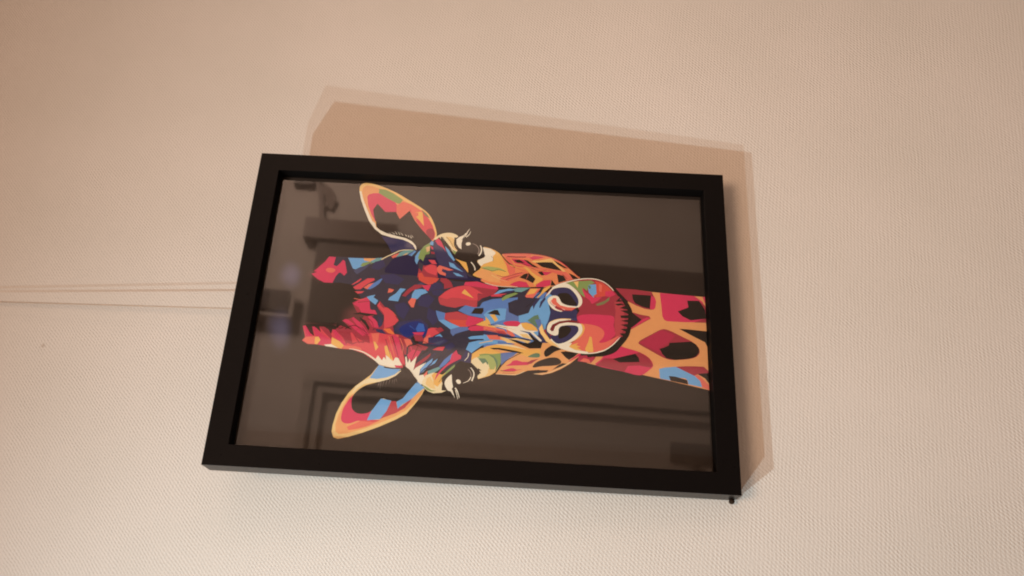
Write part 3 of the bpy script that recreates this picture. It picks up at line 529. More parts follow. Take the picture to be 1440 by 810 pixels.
bk - -24.06,157.31 -23.27,155.72 -22.89,149.05 -23.76,142.33 -24.55,137.16 -25.67,133.02 -25.77,138.65 -24.72,144.85 -24.03,150.02 -24.38,156.16
k - -16.37,143.73 -17.25,138.01 -18.66,133.83 -18.40,129.21 -16.89,126.69 -13.68,133.01 -11.83,129.47 -14.43,126.78 -17.47,122.55 -17.95,121.25 -21.70,122.15 -22.23,129.57 -20.32,134.27
p2 - -26.52,148.09 -25.54,142.24 -25.47,137.12 -28.23,140.07 -30.01,143.05 -34.81,147.39
bk l0.42,0.42 -25.68,135.06 -28.76,140.04 -32.26,144.97 -40.63,151.65
g3 s -27.95,130.36 -26.19,127.88 -25.10,124.85 -25.63,122.78 -27.80,122.96 -28.25,126.26
k s -24.93,119.99 -22.73,119.29 -20.42,116.80 -19.35,114.27 -21.13,110.11 -21.60,108.82 -23.46,113.12 -26.36,116.62 -27.19,118.89
k - -23.52,109.28 -22.79,105.97 -23.68,97.77 -26.54,100.79 -28.60,103.80 -27.10,105.88
k s -34.97,126.77 -32.24,125.60 -29.90,122.12 -27.87,116.57 -27.58,111.48 -30.10,108.61 -32.18,110.34 -33.26,115.39 -33.85,120.97
k - -35.86,114.30 -32.44,110.33 -30.97,107.82 -31.36,105.27 -33.42,108.78
k - -37.55,129.97 -36.79,125.94 -36.27,116.82 -37.65,117.80 -39.17,125.85 -39.51,131.92
cr - -33.13,141.36 -31.17,139.93 -30.66,137.40 -31.63,133.78 -31.43,130.22 -28.89,123.18 -30.93,126.16 -33.56,130.13 -34.18,136.22 -34.90,144.33
dr - -32.56,131.19 -30.25,128.23 -29.02,123.68 -32.65,128.13
cr - -37.91,145.70 -36.32,141.20 -36.21,139.18 -37.15,137.10 -36.40,133.07 -38.33,139.08 -38.65,146.68
k l0.31,0.10 -38.27,147.46 -38.56,143.13 -38.27,138.06
dr l0.26,0.16 -39.79,146.11 -39.79,141.54 -39.44,138.01
cr l0.52,1.57 -29.67,103.78 -27.05,100.27 -24.15,96.49
c2 l0.26,0.36 -40.70,150.12 -40.78,143.01 -40.33,136.95 -37.93,131.99
c2 l0.26,0.41 -39.17,125.85 -38.77,118.77 -36.31,112.77 -32.78,106.76 -29.88,102.76
c - -7.74,155.07 -6.84,150.96 -7.49,145.73 -7.44,137.94 -4.98,135.72 -8.23,134.28 -9.71,131.10 -9.77,124.37 -10.89,127.43 -16.07,121.83 -16.88,121.80 -16.85,123.09 -13.33,126.83 -11.00,129.50 -10.03,136.79 -11.92,131.01 -16.23,127.64 -14.62,135.03 -10.03,144.56 -8.23,151.93
y - -4.88,135.88 -4.23,132.37 -5.25,128.69 -7.47,125.75 -9.77,124.37 -9.60,129.04 -9.52,132.67 -7.43,134.83
y3 - -12.50,136.42 -12.49,131.51 -15.87,128.02 -14.83,133.99
y3 - -15.13,148.96 -16.37,143.73 -15.61,138.09 -17.28,128.74 -18.75,130.74 -16.95,137.51 -16.48,143.72 -18.89,137.94 -19.24,144.10
y2 - -8.19,123.75 -5.04,122.05 -10.23,120.73 -14.48,118.01 -18.37,114.29 -20.47,108.08 -19.22,114.78 -16.72,118.97 -12.49,121.69
p - -37.98,187.45 -32.88,184.29 -27.85,179.15 -30.98,179.22 -36.02,183.02 -39.17,186.84
tl - -41.19,194.32 -37.88,187.46 -38.86,186.10 -41.99,189.66 -44.06,193.55
dk - -39.84,193.93 -38.61,190.97 -36.25,187.09 -31.87,185.40 -26.20,180.71 -32.15,190.50 -36.71,195.22
b - -43.85,199.17 -39.04,198.59 -35.65,195.32 -32.21,191.52 -35.48,192.26 -32.00,187.85 -35.60,189.70 -38.25,194.07 -41.60,196.83
n - -41.07,196.87 -37.19,194.16 -33.22,190.41 -36.54,192.17 -39.37,194.99
n l0.72,0.41 -44.93,199.57 -41.66,197.84 -38.84,195.03 -37.49,190.05 -31.87,185.40
r1 - -44.26,197.09 -40.93,194.34 -45.17,194.47 -46.82,195.59
mr l0.64,0.16 -18.57,219.65 -27.12,216.17 -34.52,213.35
r1 l0.85,0.21 -18.68,221.71 -28.31,218.11 -35.71,215.28
dr l0.64,0.16 -20.98,223.54 -28.46,220.67 -33.74,218.56
mr l0.64,0.16 -23.67,212.91 -31.14,210.61 -36.43,209.06
r1 l0.75,0.21 -19.92,214.32 -25.24,211.72 -30.12,211.74
cr l0.85,0.21 -23.35,207.25 -28.70,205.71 -33.05,206.32
bk l0.85,0.26 -25.06,208.64 -23.69,203.61 -25.62,199.30
mr l0.74,0.21 -24.68,201.96 -30.76,203.97 -35.16,205.60
bk l0.95,0.32 -27.01,195.05 -30.50,199.37 -36.05,202.44
n l0.84,0.26 -28.91,190.26 -33.46,194.49 -36.91,198.78
bk l0.73,0.26 -31.45,187.48 -36.42,190.14 -39.84,193.93
mr l0.53,0.16 -20.77,200.26 -22.14,195.48 -22.39,190.30
c - -33.18,232.50 -35.12,228.68 -32.35,227.35 -35.68,224.26 -33.38,223.64 -36.53,220.32 -32.82,221.23 -35.81,217.06 -33.33,216.04 -36.14,213.44 -39.86,213.06 -40.92,222.40
c - -33.20,223.25 -35.00,221.77 -31.80,222.37 -33.29,220.15 -35.34,218.40 -37.33,215.62 -33.05,215.81 -33.48,213.97 -38.14,211.04 -38.49,212.44 -39.89,210.76 -40.26,217.36 -39.59,222.55
c - -32.69,209.53 -32.11,208.72 -36.34,207.53 -33.17,206.56 -36.23,205.60 -31.46,202.10 -41.44,203.47 -39.50,202.12 -37.47,199.24 -35.40,195.60 -40.13,199.00 -44.40,199.52 -43.71,196.64 -46.80,195.34 -44.09,194.06 -49.83,193.05 -50.43,199.07 -45.10,202.61 -40.79,206.08 -39.07,208.54
cr - -38.42,216.02 -38.49,212.44 -39.96,210.24 -39.96,214.84
c2 - -44.17,195.33 -42.80,192.37 -41.88,190.15 -43.34,187.72 -45.59,185.23 -49.48,183.76 -53.46,184.20 -53.48,181.15 -55.03,184.07 -55.72,189.35 -54.54,192.88 -52.16,196.14 -48.66,197.23
y - -43.95,191.51 -42.05,189.75 -42.50,187.02 -43.17,184.66 -47.95,184.65 -51.25,187.05 -49.81,189.47 -46.67,190.12
y3 - -46.11,194.39 -44.79,192.20 -48.25,189.99 -52.89,188.06 -52.30,191.55 -50.11,194.80
cr - -29.14,179.59 -25.92,176.73 -28.52,175.76 -29.61,173.35 -31.64,173.40 -34.34,178.03 -36.97,181.69 -40.37,184.88 -43.30,186.95 -47.42,189.29 -43.38,188.48 -38.77,185.01 -33.66,180.40
g - -46.43,185.92 -41.88,183.22 -38.07,179.68 -35.71,177.16 -37.10,176.86 -39.23,178.82 -42.64,182.39 -45.18,184.88
y - -48.10,187.32 -43.17,184.66 -41.42,182.11 -44.80,185.29 -48.85,186.49
bk l0.23,0.54 -48.45,186.52 -44.32,183.80 -40.69,179.86 -39.12,176.90
bk l0.39,0.23 -53.06,184.04 -49.49,183.95 -46.26,182.87 -42.91,180.07
n - -32.05,173.37 -25.77,170.52 -26.09,168.94 -29.17,165.63 -33.31,166.90 -36.42,164.77 -38.22,168.11 -38.03,171.97 -37.05,175.90 -33.38,175.40
k s -36.70,176.89 -33.29,173.86 -33.93,170.72 -34.20,168.39 -34.50,166.63 -36.40,164.38 -38.25,161.57 -40.61,160.65 -42.24,161.31 -44.25,161.57 -44.74,163.07 -47.24,165.20 -49.47,169.63 -50.52,174.13 -50.63,176.03 -47.56,177.79 -42.83,178.73
c l0.64,0.40 -27.51,168.77 -30.18,169.05 -32.93,170.99
c s -49.42,182.62 -46.21,182.11 -42.86,179.30 -43.22,178.51 -47.57,177.98 -50.69,177.17 -52.70,177.78 -56.53,175.97 -56.18,176.75 -53.92,178.45 -53.24,180.41
c l0.85,0.31 -51.40,175.78 -53.29,174.31 -56.75,172.91 -57.90,172.64
c l0.39,0.12 -52.69,177.59 -56.92,175.94 -58.08,175.66
c l0.62,0.23 -52.95,175.28 -56.81,174.05 -58.74,173.52
g - -50.24,197.08 -51.84,193.88 -53.83,190.65 -54.04,187.58 -54.69,190.58 -53.61,193.72
c s -46.84,175.55 -45.80,174.86 -45.91,173.32 -47.25,172.38 -48.46,172.75 -48.55,174.28
gc l0.39,0.71 -38.44,168.48 -40.54,166.61 -43.72,166.20 -45.79,167.59
c l0.70,0.31 -43.72,166.20 -46.18,167.56 -47.96,170.88
c l0.55,0.94 -37.34,166.82 -39.65,164.94 -42.42,164.37 -46.26,165.45
y - -28.00,166.49 -24.02,161.31 -22.53,156.74 -26.54,147.97 -33.43,147.60 -39.64,150.72 -42.25,154.41 -44.85,161.53 -43.07,161.83 -36.05,158.24 -34.11,166.85
g - -28.14,161.83 -27.31,158.00 -27.46,153.34 -26.54,147.97 -33.01,147.43 -39.24,150.75 -35.26,151.36 -31.80,154.64 -30.13,160.93
g3 - -27.99,155.64 -28.84,152.49 -31.53,149.83 -35.55,149.41 -38.42,150.41 -33.99,150.46 -30.46,152.40
g4 - -30.71,163.98 -28.91,161.00 -28.20,155.63 -30.05,152.42 -33.60,150.68 -37.66,151.22 -37.84,154.29 -33.55,156.85
c2 s -33.30,166.83 -30.75,164.75 -30.42,162.46 -32.04,158.87 -33.50,156.08 -37.06,154.72 -39.88,154.93 -42.40,157.08 -44.43,161.17 -42.69,162.05 -41.00,160.62 -38.65,161.54 -35.99,164.41
y3 - -38.24,154.26 -37.69,151.60 -34.40,150.44 -38.84,150.77 -42.05,154.42 -44.53,160.78 -42.40,157.08
g3 - -30.82,162.43 -30.76,157.79 -33.48,155.70 -35.11,155.99 -33.17,157.26 -34.48,159.11 -32.55,160.77
k - -37.47,162.00 -38.94,159.60 -39.03,161.13 -40.96,159.86 -40.67,161.80
y3 - -39.13,155.75 -35.85,154.79 -37.84,154.29 -39.88,154.93
b - -25.37,170.75 -20.37,169.03 -18.54,162.70 -17.84,150.36 -20.13,150.23 -20.53,157.42 -22.37,160.92 -26.44,165.79 -27.58,166.74 -25.83,169.43
b - -16.97,169.94 -15.90,167.53 -14.53,157.78 -17.27,155.81 -17.61,163.80 -18.16,168.67
r1 - -14.53,157.89 -14.23,150.56 -17.40,150.38 -17.44,155.80
y2 l0.42,0.64 -20.54,162.32 -19.17,157.50 -18.25,153.69
n2 - 29.28,229.53 37.86,224.51 40.72,216.15 38.79,207.86 39.39,197.12 39.90,187.99 35.47,182.27 26.64,171.99 24.19,153.20 23.73,171.79 25.15,198.57 25.70,220.03 26.65,229.24
b - 36.30,209.79 39.87,209.85 43.27,208.01 45.50,205.77 38.85,206.79 33.72,208.20
g - 44.23,206.85 47.98,204.37 50.60,200.80 51.63,198.71 49.53,198.26 48.81,200.37 45.80,200.38 42.20,200.33 41.45,202.97 39.03,203.56 36.32,204.13 38.29,206.19 37.35,207.08 38.79,207.86
o3 - 46.84,203.18 48.20,200.59 44.60,200.27 43.29,202.32
b - 49.68,200.99 52.17,199.84 51.36,198.14 49.27,197.53 48.59,198.99
cr - 48.21,200.31 46.89,196.95 45.36,197.36 45.87,199.03
dr - 44.03,199.68 43.62,196.40 42.19,195.20 42.27,198.99
n - 53.17,198.29 53.26,196.67 46.40,189.59 37.77,183.51 31.16,174.98 25.41,172.98 25.16,187.89 39.48,195.51 46.52,198.27
r - 37.70,200.75 37.65,196.43 34.78,194.57 34.60,197.79
dr - 34.09,206.89 33.16,202.50 34.57,198.32 33.60,194.48 24.86,193.21 24.09,207.03 30.57,206.56
r - 31.33,203.41 34.22,199.37 33.84,195.57 30.11,193.65 26.26,194.39 27.48,198.78 28.52,201.01
nk - 36.42,207.64 34.27,203.67 28.35,204.21 31.15,206.61
r1 - 31.84,194.43 33.99,192.90 32.76,188.50 31.00,183.00 30.24,186.16 31.46,190.54 29.68,190.93 28.09,187.86 26.32,187.99 27.28,191.81 28.65,193.52
or_ - 27.32,206.79 27.76,204.16 24.94,202.30 24.68,196.40 21.67,198.27 22.99,205.86
cr - 52.32,197.24 54.56,195.14 51.65,192.83 47.54,190.76 44.04,188.86 47.48,191.84 49.40,195.26
c2 s 53.46,198.59 56.23,195.83 58.11,192.71 59.03,188.41 58.45,184.54 56.53,181.67 54.90,183.62 51.55,183.91 47.41,182.35 43.98,179.12 39.66,176.38 40.35,179.94 43.71,183.97 49.52,187.66 53.26,191.22 55.88,193.34 53.74,193.55 55.20,194.65 53.26,196.67
y3 - 56.05,190.36 55.68,185.97 53.97,183.87 50.64,183.84 45.09,180.82 46.70,184.19 51.36,187.26
g - 46.07,184.69 44.19,180.76 39.65,176.55 40.92,180.52 43.71,183.97
b - 48.77,190.32 45.92,187.38 38.43,182.49 37.77,183.51 41.75,187.06 45.23,188.95
b - 36.71,186.66 35.71,183.36 33.18,181.02 29.91,176.23 31.94,182.00 33.51,185.61
b - 29.22,183.40 28.55,179.61 26.43,175.71 26.74,180.54
y - 39.60,182.68 38.07,178.16 37.09,174.59 33.61,173.27 29.51,172.99 32.30,175.59 36.83,179.14
k l0.58,0.81 55.80,183.79 49.74,183.77 45.69,180.87 42.91,176.88
k - 45.03,181.90 48.20,178.89 51.86,178.33 54.38,176.61 53.62,173.84 51.99,170.47 49.89,164.91 48.51,162.66 44.97,161.47 42.24,162.28 39.27,167.47 36.34,166.75 33.50,164.69 29.44,168.98 31.28,172.85 37.07,174.86 38.67,178.20 41.03,183.76
c - 54.03,182.84 55.95,181.08 57.65,177.93 59.56,176.70 58.05,176.32 54.89,178.28 51.21,179.10 46.70,178.78 48.10,180.78 50.72,182.43
c l1.27,0.29 55.44,179.41 57.41,176.82 60.55,175.41 62.76,174.19
c l0.81,0.23 56.23,176.20 58.48,174.17 60.97,173.36
k l0.34,0.23 53.64,179.01 58.02,176.87
c s 51.07,176.11 52.14,175.37 52.42,173.76 51.57,172.72 50.32,173.34 49.92,175.21
gc l0.46,0.80 51.63,171.53 50.56,169.02 48.26,167.08 45.58,166.69 43.74,167.49
c l0.80,1.03 50.43,166.03 47.77,165.05 44.75,165.40 42.59,166.61
c l0.68,0.79 37.55,171.66 35.57,169.92 33.28,168.70 31.52,168.58
y s 49.35,163.79 48.84,159.97 47.10,155.55 44.59,152.17 40.88,149.28 37.51,145.89 35.89,143.13 28.25,143.30 26.08,150.64 25.49,161.26 27.40,168.84 29.13,169.22 32.40,165.42 33.55,163.89 37.51,167.09 39.30,166.94 41.94,162.26 44.43,160.52 46.74,162.01
c - 49.06,163.50 47.85,158.29 45.91,155.48 41.75,154.98 38.68,156.69 36.76,159.26 34.78,162.89 35.25,165.07 37.51,167.09 39.30,166.94 40.63,164.33 41.97,161.72 44.14,160.23 44.35,161.87 45.64,160.32 46.13,162.24
k - 49.05,163.77 47.34,159.88 46.25,162.25
k - 46.10,162.78 45.40,159.23 44.34,162.13
k - 43.71,162.64 42.98,159.63 41.91,162.80
k l0.29,0.17 55.47,189.76 52.60,186.82 47.90,184.28
k l0.29,0.17 55.32,192.48 50.66,188.84 44.91,184.06
k l0.34,0.17 47.60,178.84 52.57,176.48 56.29,175.11
k l0.45,0.23 42.45,158.52 41.04,157.09 38.93,157.51
g4 - 33.58,163.36 34.79,157.54 34.21,152.15 31.54,147.19 31.98,152.03 31.27,157.33 32.79,161.70
k l0.28,0.28 33.55,163.89 32.70,160.09 31.12,156.79 32.50,153.12 31.39,147.72
oc s 44.67,150.83 45.46,141.97 45.77,131.21 44.58,120.40 41.76,112.27 37.36,106.27 32.94,101.38 29.19,97.33 26.81,106.57 24.14,112.87 22.17,117.04 21.38,122.84 21.14,130.24 20.78,138.70 20.70,151.41 21.84,158.91 24.73,164.40 27.47,157.11 30.49,145.01 35.09,146.84 40.26,149.79
r1 - 44.55,149.74 45.35,141.96 45.65,131.20 43.09,131.10 41.60,141.79 42.28,145.59 37.10,142.65 35.81,134.03 35.70,125.46 34.97,117.43 33.78,107.26 28.85,101.31 27.36,107.11 31.73,112.54 34.24,120.07 35.40,130.80 35.45,140.43 36.95,145.32
r1 - 28.85,153.46 28.07,146.48 31.34,140.24 31.99,133.87 27.20,141.12 24.58,146.31 24.86,151.64
y s 29.33,165.76 35.31,164.00 42.84,156.92 46.00,153.86 42.01,150.42 39.07,149.72 34.47,147.34 30.51,144.74 27.89,149.67 29.37,154.55 30.85,159.45
o2 - 29.15,168.96 33.02,162.79 30.97,157.31 27.89,149.67 30.49,145.01 26.02,151.70 23.18,150.49 23.87,159.03 26.41,165.58
c - 49.02,164.31 48.84,162.14 48.15,158.31 43.43,156.96 39.27,156.72 36.55,163.00 36.37,166.21 42.53,162.29
k l0.28,0.17 42.46,158.25 41.36,156.73 38.97,156.81
g4 - 34.13,163.93 34.96,159.69 34.21,152.15 31.83,147.21 32.56,152.06 31.47,156.81 32.73,162.77
k l0.22,0.22 33.49,164.96 32.88,160.10 31.47,156.81 32.97,153.15 31.64,147.47
k l0.57,0.79 44.04,151.33 40.91,148.74 38.10,145.92 35.39,141.50
dr l0.33,0.45 28.85,153.46 27.66,148.59 28.74,144.92 30.12,141.25 31.67,136.52
r1 - 38.57,148.09 36.95,145.32 34.80,141.47 30.99,141.29 29.32,144.95 31.60,146.13
dr l0.45,0.28 44.89,150.03 45.64,141.98 46.07,131.22 44.70,120.40 41.88,112.27 37.48,106.27 33.05,101.38 29.36,97.49
k l0.45,0.45 43.08,147.24 43.02,140.78 43.38,134.34
cr - 42.72,132.27 44.70,129.01 43.93,121.45 42.50,125.70 41.49,129.96
y2 - 40.00,130.98 41.07,128.87 41.13,125.66 43.24,117.67 41.86,115.75 38.79,112.46 36.01,109.45 34.08,107.16 33.79,109.13 36.74,112.13 40.22,116.51 40.01,122.40 39.41,127.74
k - 39.47,127.74 40.13,122.40 40.34,116.51 36.45,112.13 34.39,110.05 35.44,117.44 36.53,123.35
k - 41.86,115.75 40.28,112.23 36.22,105.71 36.54,108.39 38.78,112.72
cr l0.45,0.34 37.36,106.27 40.67,110.63 42.80,114.98
cr - 41.45,144.47 41.07,135.32 36.14,128.15 36.34,132.98 38.08,137.87 38.46,141.64
k - 40.35,142.81 41.09,139.08 38.83,134.95 38.72,140.05
k - 41.34,135.76 40.59,133.15 38.11,129.83 35.96,126.01 36.20,129.23 38.82,133.08
y s 35.71,135.89 35.40,132.94 31.94,129.60 29.26,125.24 27.95,122.64 25.57,123.51 23.93,126.90 22.05,127.36 23.26,128.47 24.40,128.78 27.38,127.56 30.71,130.62 34.05,133.95
k - 27.83,138.22 30.44,135.40 31.50,132.25 27.38,127.56 24.27,129.04 26.46,133.64
cr - 33.06,125.37 33.06,120.04 32.98,116.30 30.61,119.96 30.25,123.14
k - 32.43,126.15 33.12,123.24 30.63,121.56 30.18,123.40
cr - 22.64,127.12 25.54,124.04 26.73,121.43 27.26,117.20 23.31,117.34 21.44,122.84 21.52,126.55
cr - 22.07,144.59 23.95,142.03 25.32,138.37 24.60,133.56 21.25,131.30 20.83,138.70
k - 31.58,113.06 30.77,108.79 27.39,106.69 25.52,111.95
k - 33.01,105.22 31.18,101.35 29.19,98.39 28.68,102.37
k - 23.03,117.07 27.41,116.56 23.62,113.80
c l0.39,0.39 22.59,161.08 21.38,156.76 20.59,150.35 20.75,139.23
k l0.33,0.44 20.49,138.69 20.96,130.23 21.61,121.79
r1 - 14.32,133.93 20.24,130.73 20.64,123.61 13.36,128.62 13.51,133.10
y - 15.50,133.18 19.98,130.20 20.25,125.45 16.66,127.95
y - 16.49,123.83 20.44,122.01 23.03,117.07 21.56,117.56 16.38,122.67 13.55,125.21 13.90,126.01
k l0.50,0.50 21.41,122.31 17.75,123.77 13.52,127.84
k - 14.47,121.03 20.38,118.05 22.86,114.95 23.64,113.38 20.53,115.41 13.39,119.94
mr l0.39,0.17 38.58,137.36 36.46,130.84 35.70,125.46
r1 l0.56,0.22 34.86,140.40 31.18,132.77 27.04,133.66
y l0.56,0.23 36.95,145.32 34.95,138.80 35.16,135.07
dr l0.28,0.17 35.40,130.80 33.35,125.38 34.24,120.07
mr l0.33,0.17 25.68,147.43 28.37,141.17 29.19,136.95
r1 l0.67,0.28 35.29,122.24 32.78,114.70 32.49,109.36
k l0.28,0.17 31.61,109.34 28.58,106.08
y3 l0.56,0.22 28.64,157.18 25.50,150.61 24.58,146.31
y3 l0.43,0.16 -8.23,154.00 -8.38,146.72 -10.12,138.34
mr l0.27,0.16 -11.01,159.03 -11.98,151.72 -13.50,144.39
k l0.27,0.16 -14.55,148.47 -15.34,138.10 -16.40,127.74
n l0.43,0.16 -7.30,157.18 -7.78,150.91 -9.09,144.61
k l0.44,0.16 6.38,133.33 9.42,129.78 11.81,127.77
bk s 22.75,75.85 20.14,71.12 15.80,66.93 9.76,63.31 5.29,62.57 -2.57,63.41 -9.84,65.02 -17.24,70.19 -22.41,75.31 -25.14,85.50 -20.57,90.66 19.03,80.58
bk - 6.64,63.60 4.55,60.76 2.64,57.92 -2.05,63.93
dr s 14.50,120.50 21.04,116.48 24.46,112.34 26.66,107.10 28.36,101.83 29.59,94.42 29.48,88.05 28.15,82.74 25.20,78.50 21.37,74.80 17.27,71.12 12.32,68.00 7.37,65.68 1.77,65.45 -6.07,66.54 -10.62,69.14 -13.84,72.75 -17.02,75.83 -20.53,80.42 -22.45,85.52 -23.52,91.13 -23.46,96.76 -22.45,102.91 -21.04,108.58 -18.56,114.80 -14.02,119.58 -10.29,121.77 -6.80,118.77 5.69,115.51
g - 25.14,107.33 26.67,103.92 28.31,90.16 26.72,87.50 24.76,91.44 20.53,92.71 22.69,95.38 15.70,94.12 17.29,96.35 21.82,100.65 23.46,104.38
y2 - 26.61,101.80 27.26,98.52 22.26,98.97
b - 24.14,92.23 25.06,91.18 25.71,86.85 18.03,86.26 15.85,88.34 19.44,91.64
g3 - 24.14,92.23 24.79,90.91 22.81,90.10 21.77,91.14
or_ - 27.87,87.61 27.10,82.73 24.04,78.49 21.47,76.12 18.64,77.43 17.29,81.10 16.16,85.83 16.84,88.98 18.71,86.27 25.72,86.69
r1 - 26.29,84.85 25.25,82.72 20.03,83.22 21.09,84.81
cr - 22.63,96.44 18.91,92.95 15.91,88.34 16.63,82.68 13.31,85.80 11.12,89.45 13.87,91.05 15.99,93.97
cr - 20.76,80.59 21.48,75.85 18.84,73.75 16.92,77.42 17.31,80.58
g2 - 11.15,86.83 14.18,80.57 17.02,77.69 14.32,78.05 11.45,81.60 10.08,85.78
n l0.66,0.22 12.57,73.75 16.73,70.60 15.14,68.51
cr s 0.43,99.22 2.67,97.17 3.81,90.94 3.83,80.52 3.42,75.84 1.27,74.38 -3.23,75.06 -6.51,74.28 -12.13,76.34 -16.13,79.42 -17.99,83.51 -15.13,90.72 -4.41,96.02
r2 s 13.68,74.28 12.77,70.09 4.98,68.03 -5.08,68.60 -10.19,71.20 -10.89,73.77 -0.40,74.28 6.91,73.76
r1 s -3.44,96.56 -3.34,90.86 -4.77,84.63 -8.01,81.25 -11.89,81.75 -15.60,84.55 -15.21,80.45 -12.65,75.83 -9.88,70.58 -13.54,72.23 -17.35,76.85 -21.46,82.47 -22.89,88.59 -22.64,93.70 -20.06,100.91 -18.61,104.02 -12.74,96.93 -6.52,94.18
cr - -14.55,80.45 -7.70,75.83 -7.58,73.77 -10.37,74.29 -13.28,77.37
y s -3.22,96.56 -4.86,94.20 -7.63,94.17 -11.59,95.91 -15.11,99.97 -16.92,103.02 -20.61,100.90 -19.81,106.04 -17.69,107.12 -14.01,99.99 -9.99,96.97
y - -18.55,102.99 -16.63,97.89 -18.35,99.40 -19.26,96.31 -19.95,98.86 -21.40,95.76 -23.25,99.83 -21.92,104.97
y - -20.46,93.47 -16.28,91.73 -11.84,90.60 -12.31,89.31 -16.66,88.75 -22.32,88.08 -22.85,92.68
c l0.95,0.53 -18.56,114.80 -21.04,108.58 -22.45,102.91 -23.46,96.76 -23.52,91.13 -22.55,85.52 -20.53,80.42 -17.02,75.83 -13.57,72.75 -10.82,70.68
c - -16.03,116.42 -18.47,111.21 -17.58,105.07 -16.86,102.00 -19.69,103.99 -21.63,99.86 -21.94,95.76 -22.52,91.66 -23.98,91.64 -23.68,97.77 -21.81,104.97 -20.37,111.16 -19.22,114.78
c l0.88,0.55 21.53,115.97 24.23,111.28 26.26,106.03 28.24,99.70 29.41,93.35 29.31,86.99 27.63,81.68 24.39,77.44 21.53,75.06
c s 14.50,120.50 21.36,115.96 24.69,111.29 25.33,107.07 23.95,103.86 20.26,99.56 15.29,96.32 11.89,95.85 9.57,96.76 8.04,98.83 8.15,101.97 9.87,101.48 11.85,106.76 17.63,115.85
n s 15.79,117.91 19.92,115.92 21.34,113.32 22.15,109.11 21.69,104.87 19.11,101.65 15.14,98.95 11.47,98.26 8.85,99.63 8.91,103.55 10.57,109.35 13.32,111.00 15.40,114.74
k s 16.69,112.14 17.98,109.54 17.67,104.79 12.20,100.47 9.99,99.38 9.19,103.56 10.60,108.83 13.89,111.01
b - 14.21,120.49 16.93,117.94 15.91,115.80 12.91,118.35 10.01,119.31
c s 11.73,118.94 14.36,117.86 15.84,115.01 15.43,112.11 13.23,110.58 11.02,109.37 9.36,105.66 8.91,100.41 8.42,99.10 7.05,101.42 7.44,104.57 5.85,107.67 8.72,111.93 7.47,113.99 5.90,111.85 5.05,108.80 4.49,109.73 5.36,113.41 7.61,116.61
dr l0.38,0.27 11.26,117.24 9.08,115.61 7.14,111.89 5.68,107.67 5.38,102.96
r1 - 11.86,116.74 14.12,114.96 14.05,113.23 11.51,112.79 9.09,110.37 7.94,105.63 7.93,99.77 5.85,102.71 5.91,106.63 7.87,111.91 9.66,115.36
n - 6.77,116.48 5.22,113.93 4.44,109.73 5.29,107.66 5.38,102.96 7.84,99.35 5.85,97.64 2.95,99.26 -1.54,99.39 -0.81,103.35 -0.83,109.59 -2.68,114.74 -6.25,118.79 -1.17,117.65 3.37,116.75
k - 7.08,100.90 8.31,99.09 5.86,97.49 3.23,99.27 5.50,98.78
n l0.75,0.54 -2.24,116.84 -6.26,119.05 -10.67,118.65 -14.39,116.47
n - -5.69,118.81 -10.00,116.60 -15.49,116.44 -17.44,112.26 -16.31,116.41 -10.14,119.18
c s -7.63,118.64 -3.66,117.31 -1.82,114.25 -0.72,109.60 -0.48,103.36 -0.90,102.83 -2.76,101.24 -3.20,99.15 -3.44,96.56 -7.14,95.36 -10.52,96.45 -14.56,99.98 -18.18,106.08 -19.83,111.17 -18.16,115.33 -15.49,116.44 -12.52,112.40 -10.61,117.62
n s -13.02,116.51 -11.91,111.38 -8.02,110.97 -5.83,109.47 -4.82,105.35 -4.70,101.20 -5.24,98.86 -7.29,97.94 -10.11,99.03 -14.46,103.07 -17.18,107.64 -17.71,112.26
k s -11.89,111.12 -8.56,110.69 -6.28,109.46 -5.38,105.33 -7.56,102.70 -12.11,105.19 -14.59,110.28
c s -7.63,118.64 -4.51,117.55 -2.11,114.50 -0.72,109.60 -0.39,101.80 -1.95,101.77 -2.92,99.16 -3.81,100.18 -4.22,106.40 -6.03,109.98 -8.59,111.21 -11.36,111.40 -12.56,113.17 -11.87,115.51 -10.61,117.62
mr - -8.34,116.65 -4.94,115.20 -2.34,110.60 -1.09,104.39 -1.25,99.19 -3.02,98.90 -2.82,105.39 -4.01,110.55 -6.22,113.35 -9.32,114.30 -9.67,115.58
n - -0.45,102.84 1.55,99.24 -1.51,98.92 -1.04,103.35
y2 l0.32,0.54 -5.08,117.79 -2.13,114.76 -0.61,109.60 -0.48,103.36
y2 - -8.20,123.91 -4.88,122.10 -10.22,120.47 -15.49,116.44 -20.58,110.13 -19.22,114.78 -15.66,119.52 -11.45,122.76
k - -25.47,119.97 -23.54,119.27 -19.49,114.78 -21.13,110.11 -25.80,116.13 -27.06,119.41
bk - 19.45,73.22 17.45,67.97 17.79,72.17
bk - 13.71,73.75 17.33,70.07 14.99,71.13 14.66,66.94 13.82,71.66
bk - 9.32,71.14 11.90,65.39 8.51,65.41
bk - 7.65,70.63 7.97,64.89 5.16,64.91
bk - 4.00,70.64 4.63,64.40 2.39,64.41 2.34,70.12
bk - 0.36,70.65 1.55,64.42 -0.68,64.44
bk - -2.42,70.66 -1.52,64.44 -4.32,64.98
bk - -5.47,70.67 -4.88,64.98 -7.70,66.03
bk - -8.54,71.19 -8.28,66.55 -11.12,68.11
bk - -10.22,71.71 -11.69,68.63 -14.00,70.69
bk - 11.97,74.28 12.75,70.61 11.79,67.48 10.96,72.19
cr l0.26,0.74 -17.10,77.36 -13.63,73.77 -10.42,70.42
c l0.95,0.26 -22.55,85.52 -20.53,80.42 -17.02,75.83 -13.57,72.75 -11.04,70.68
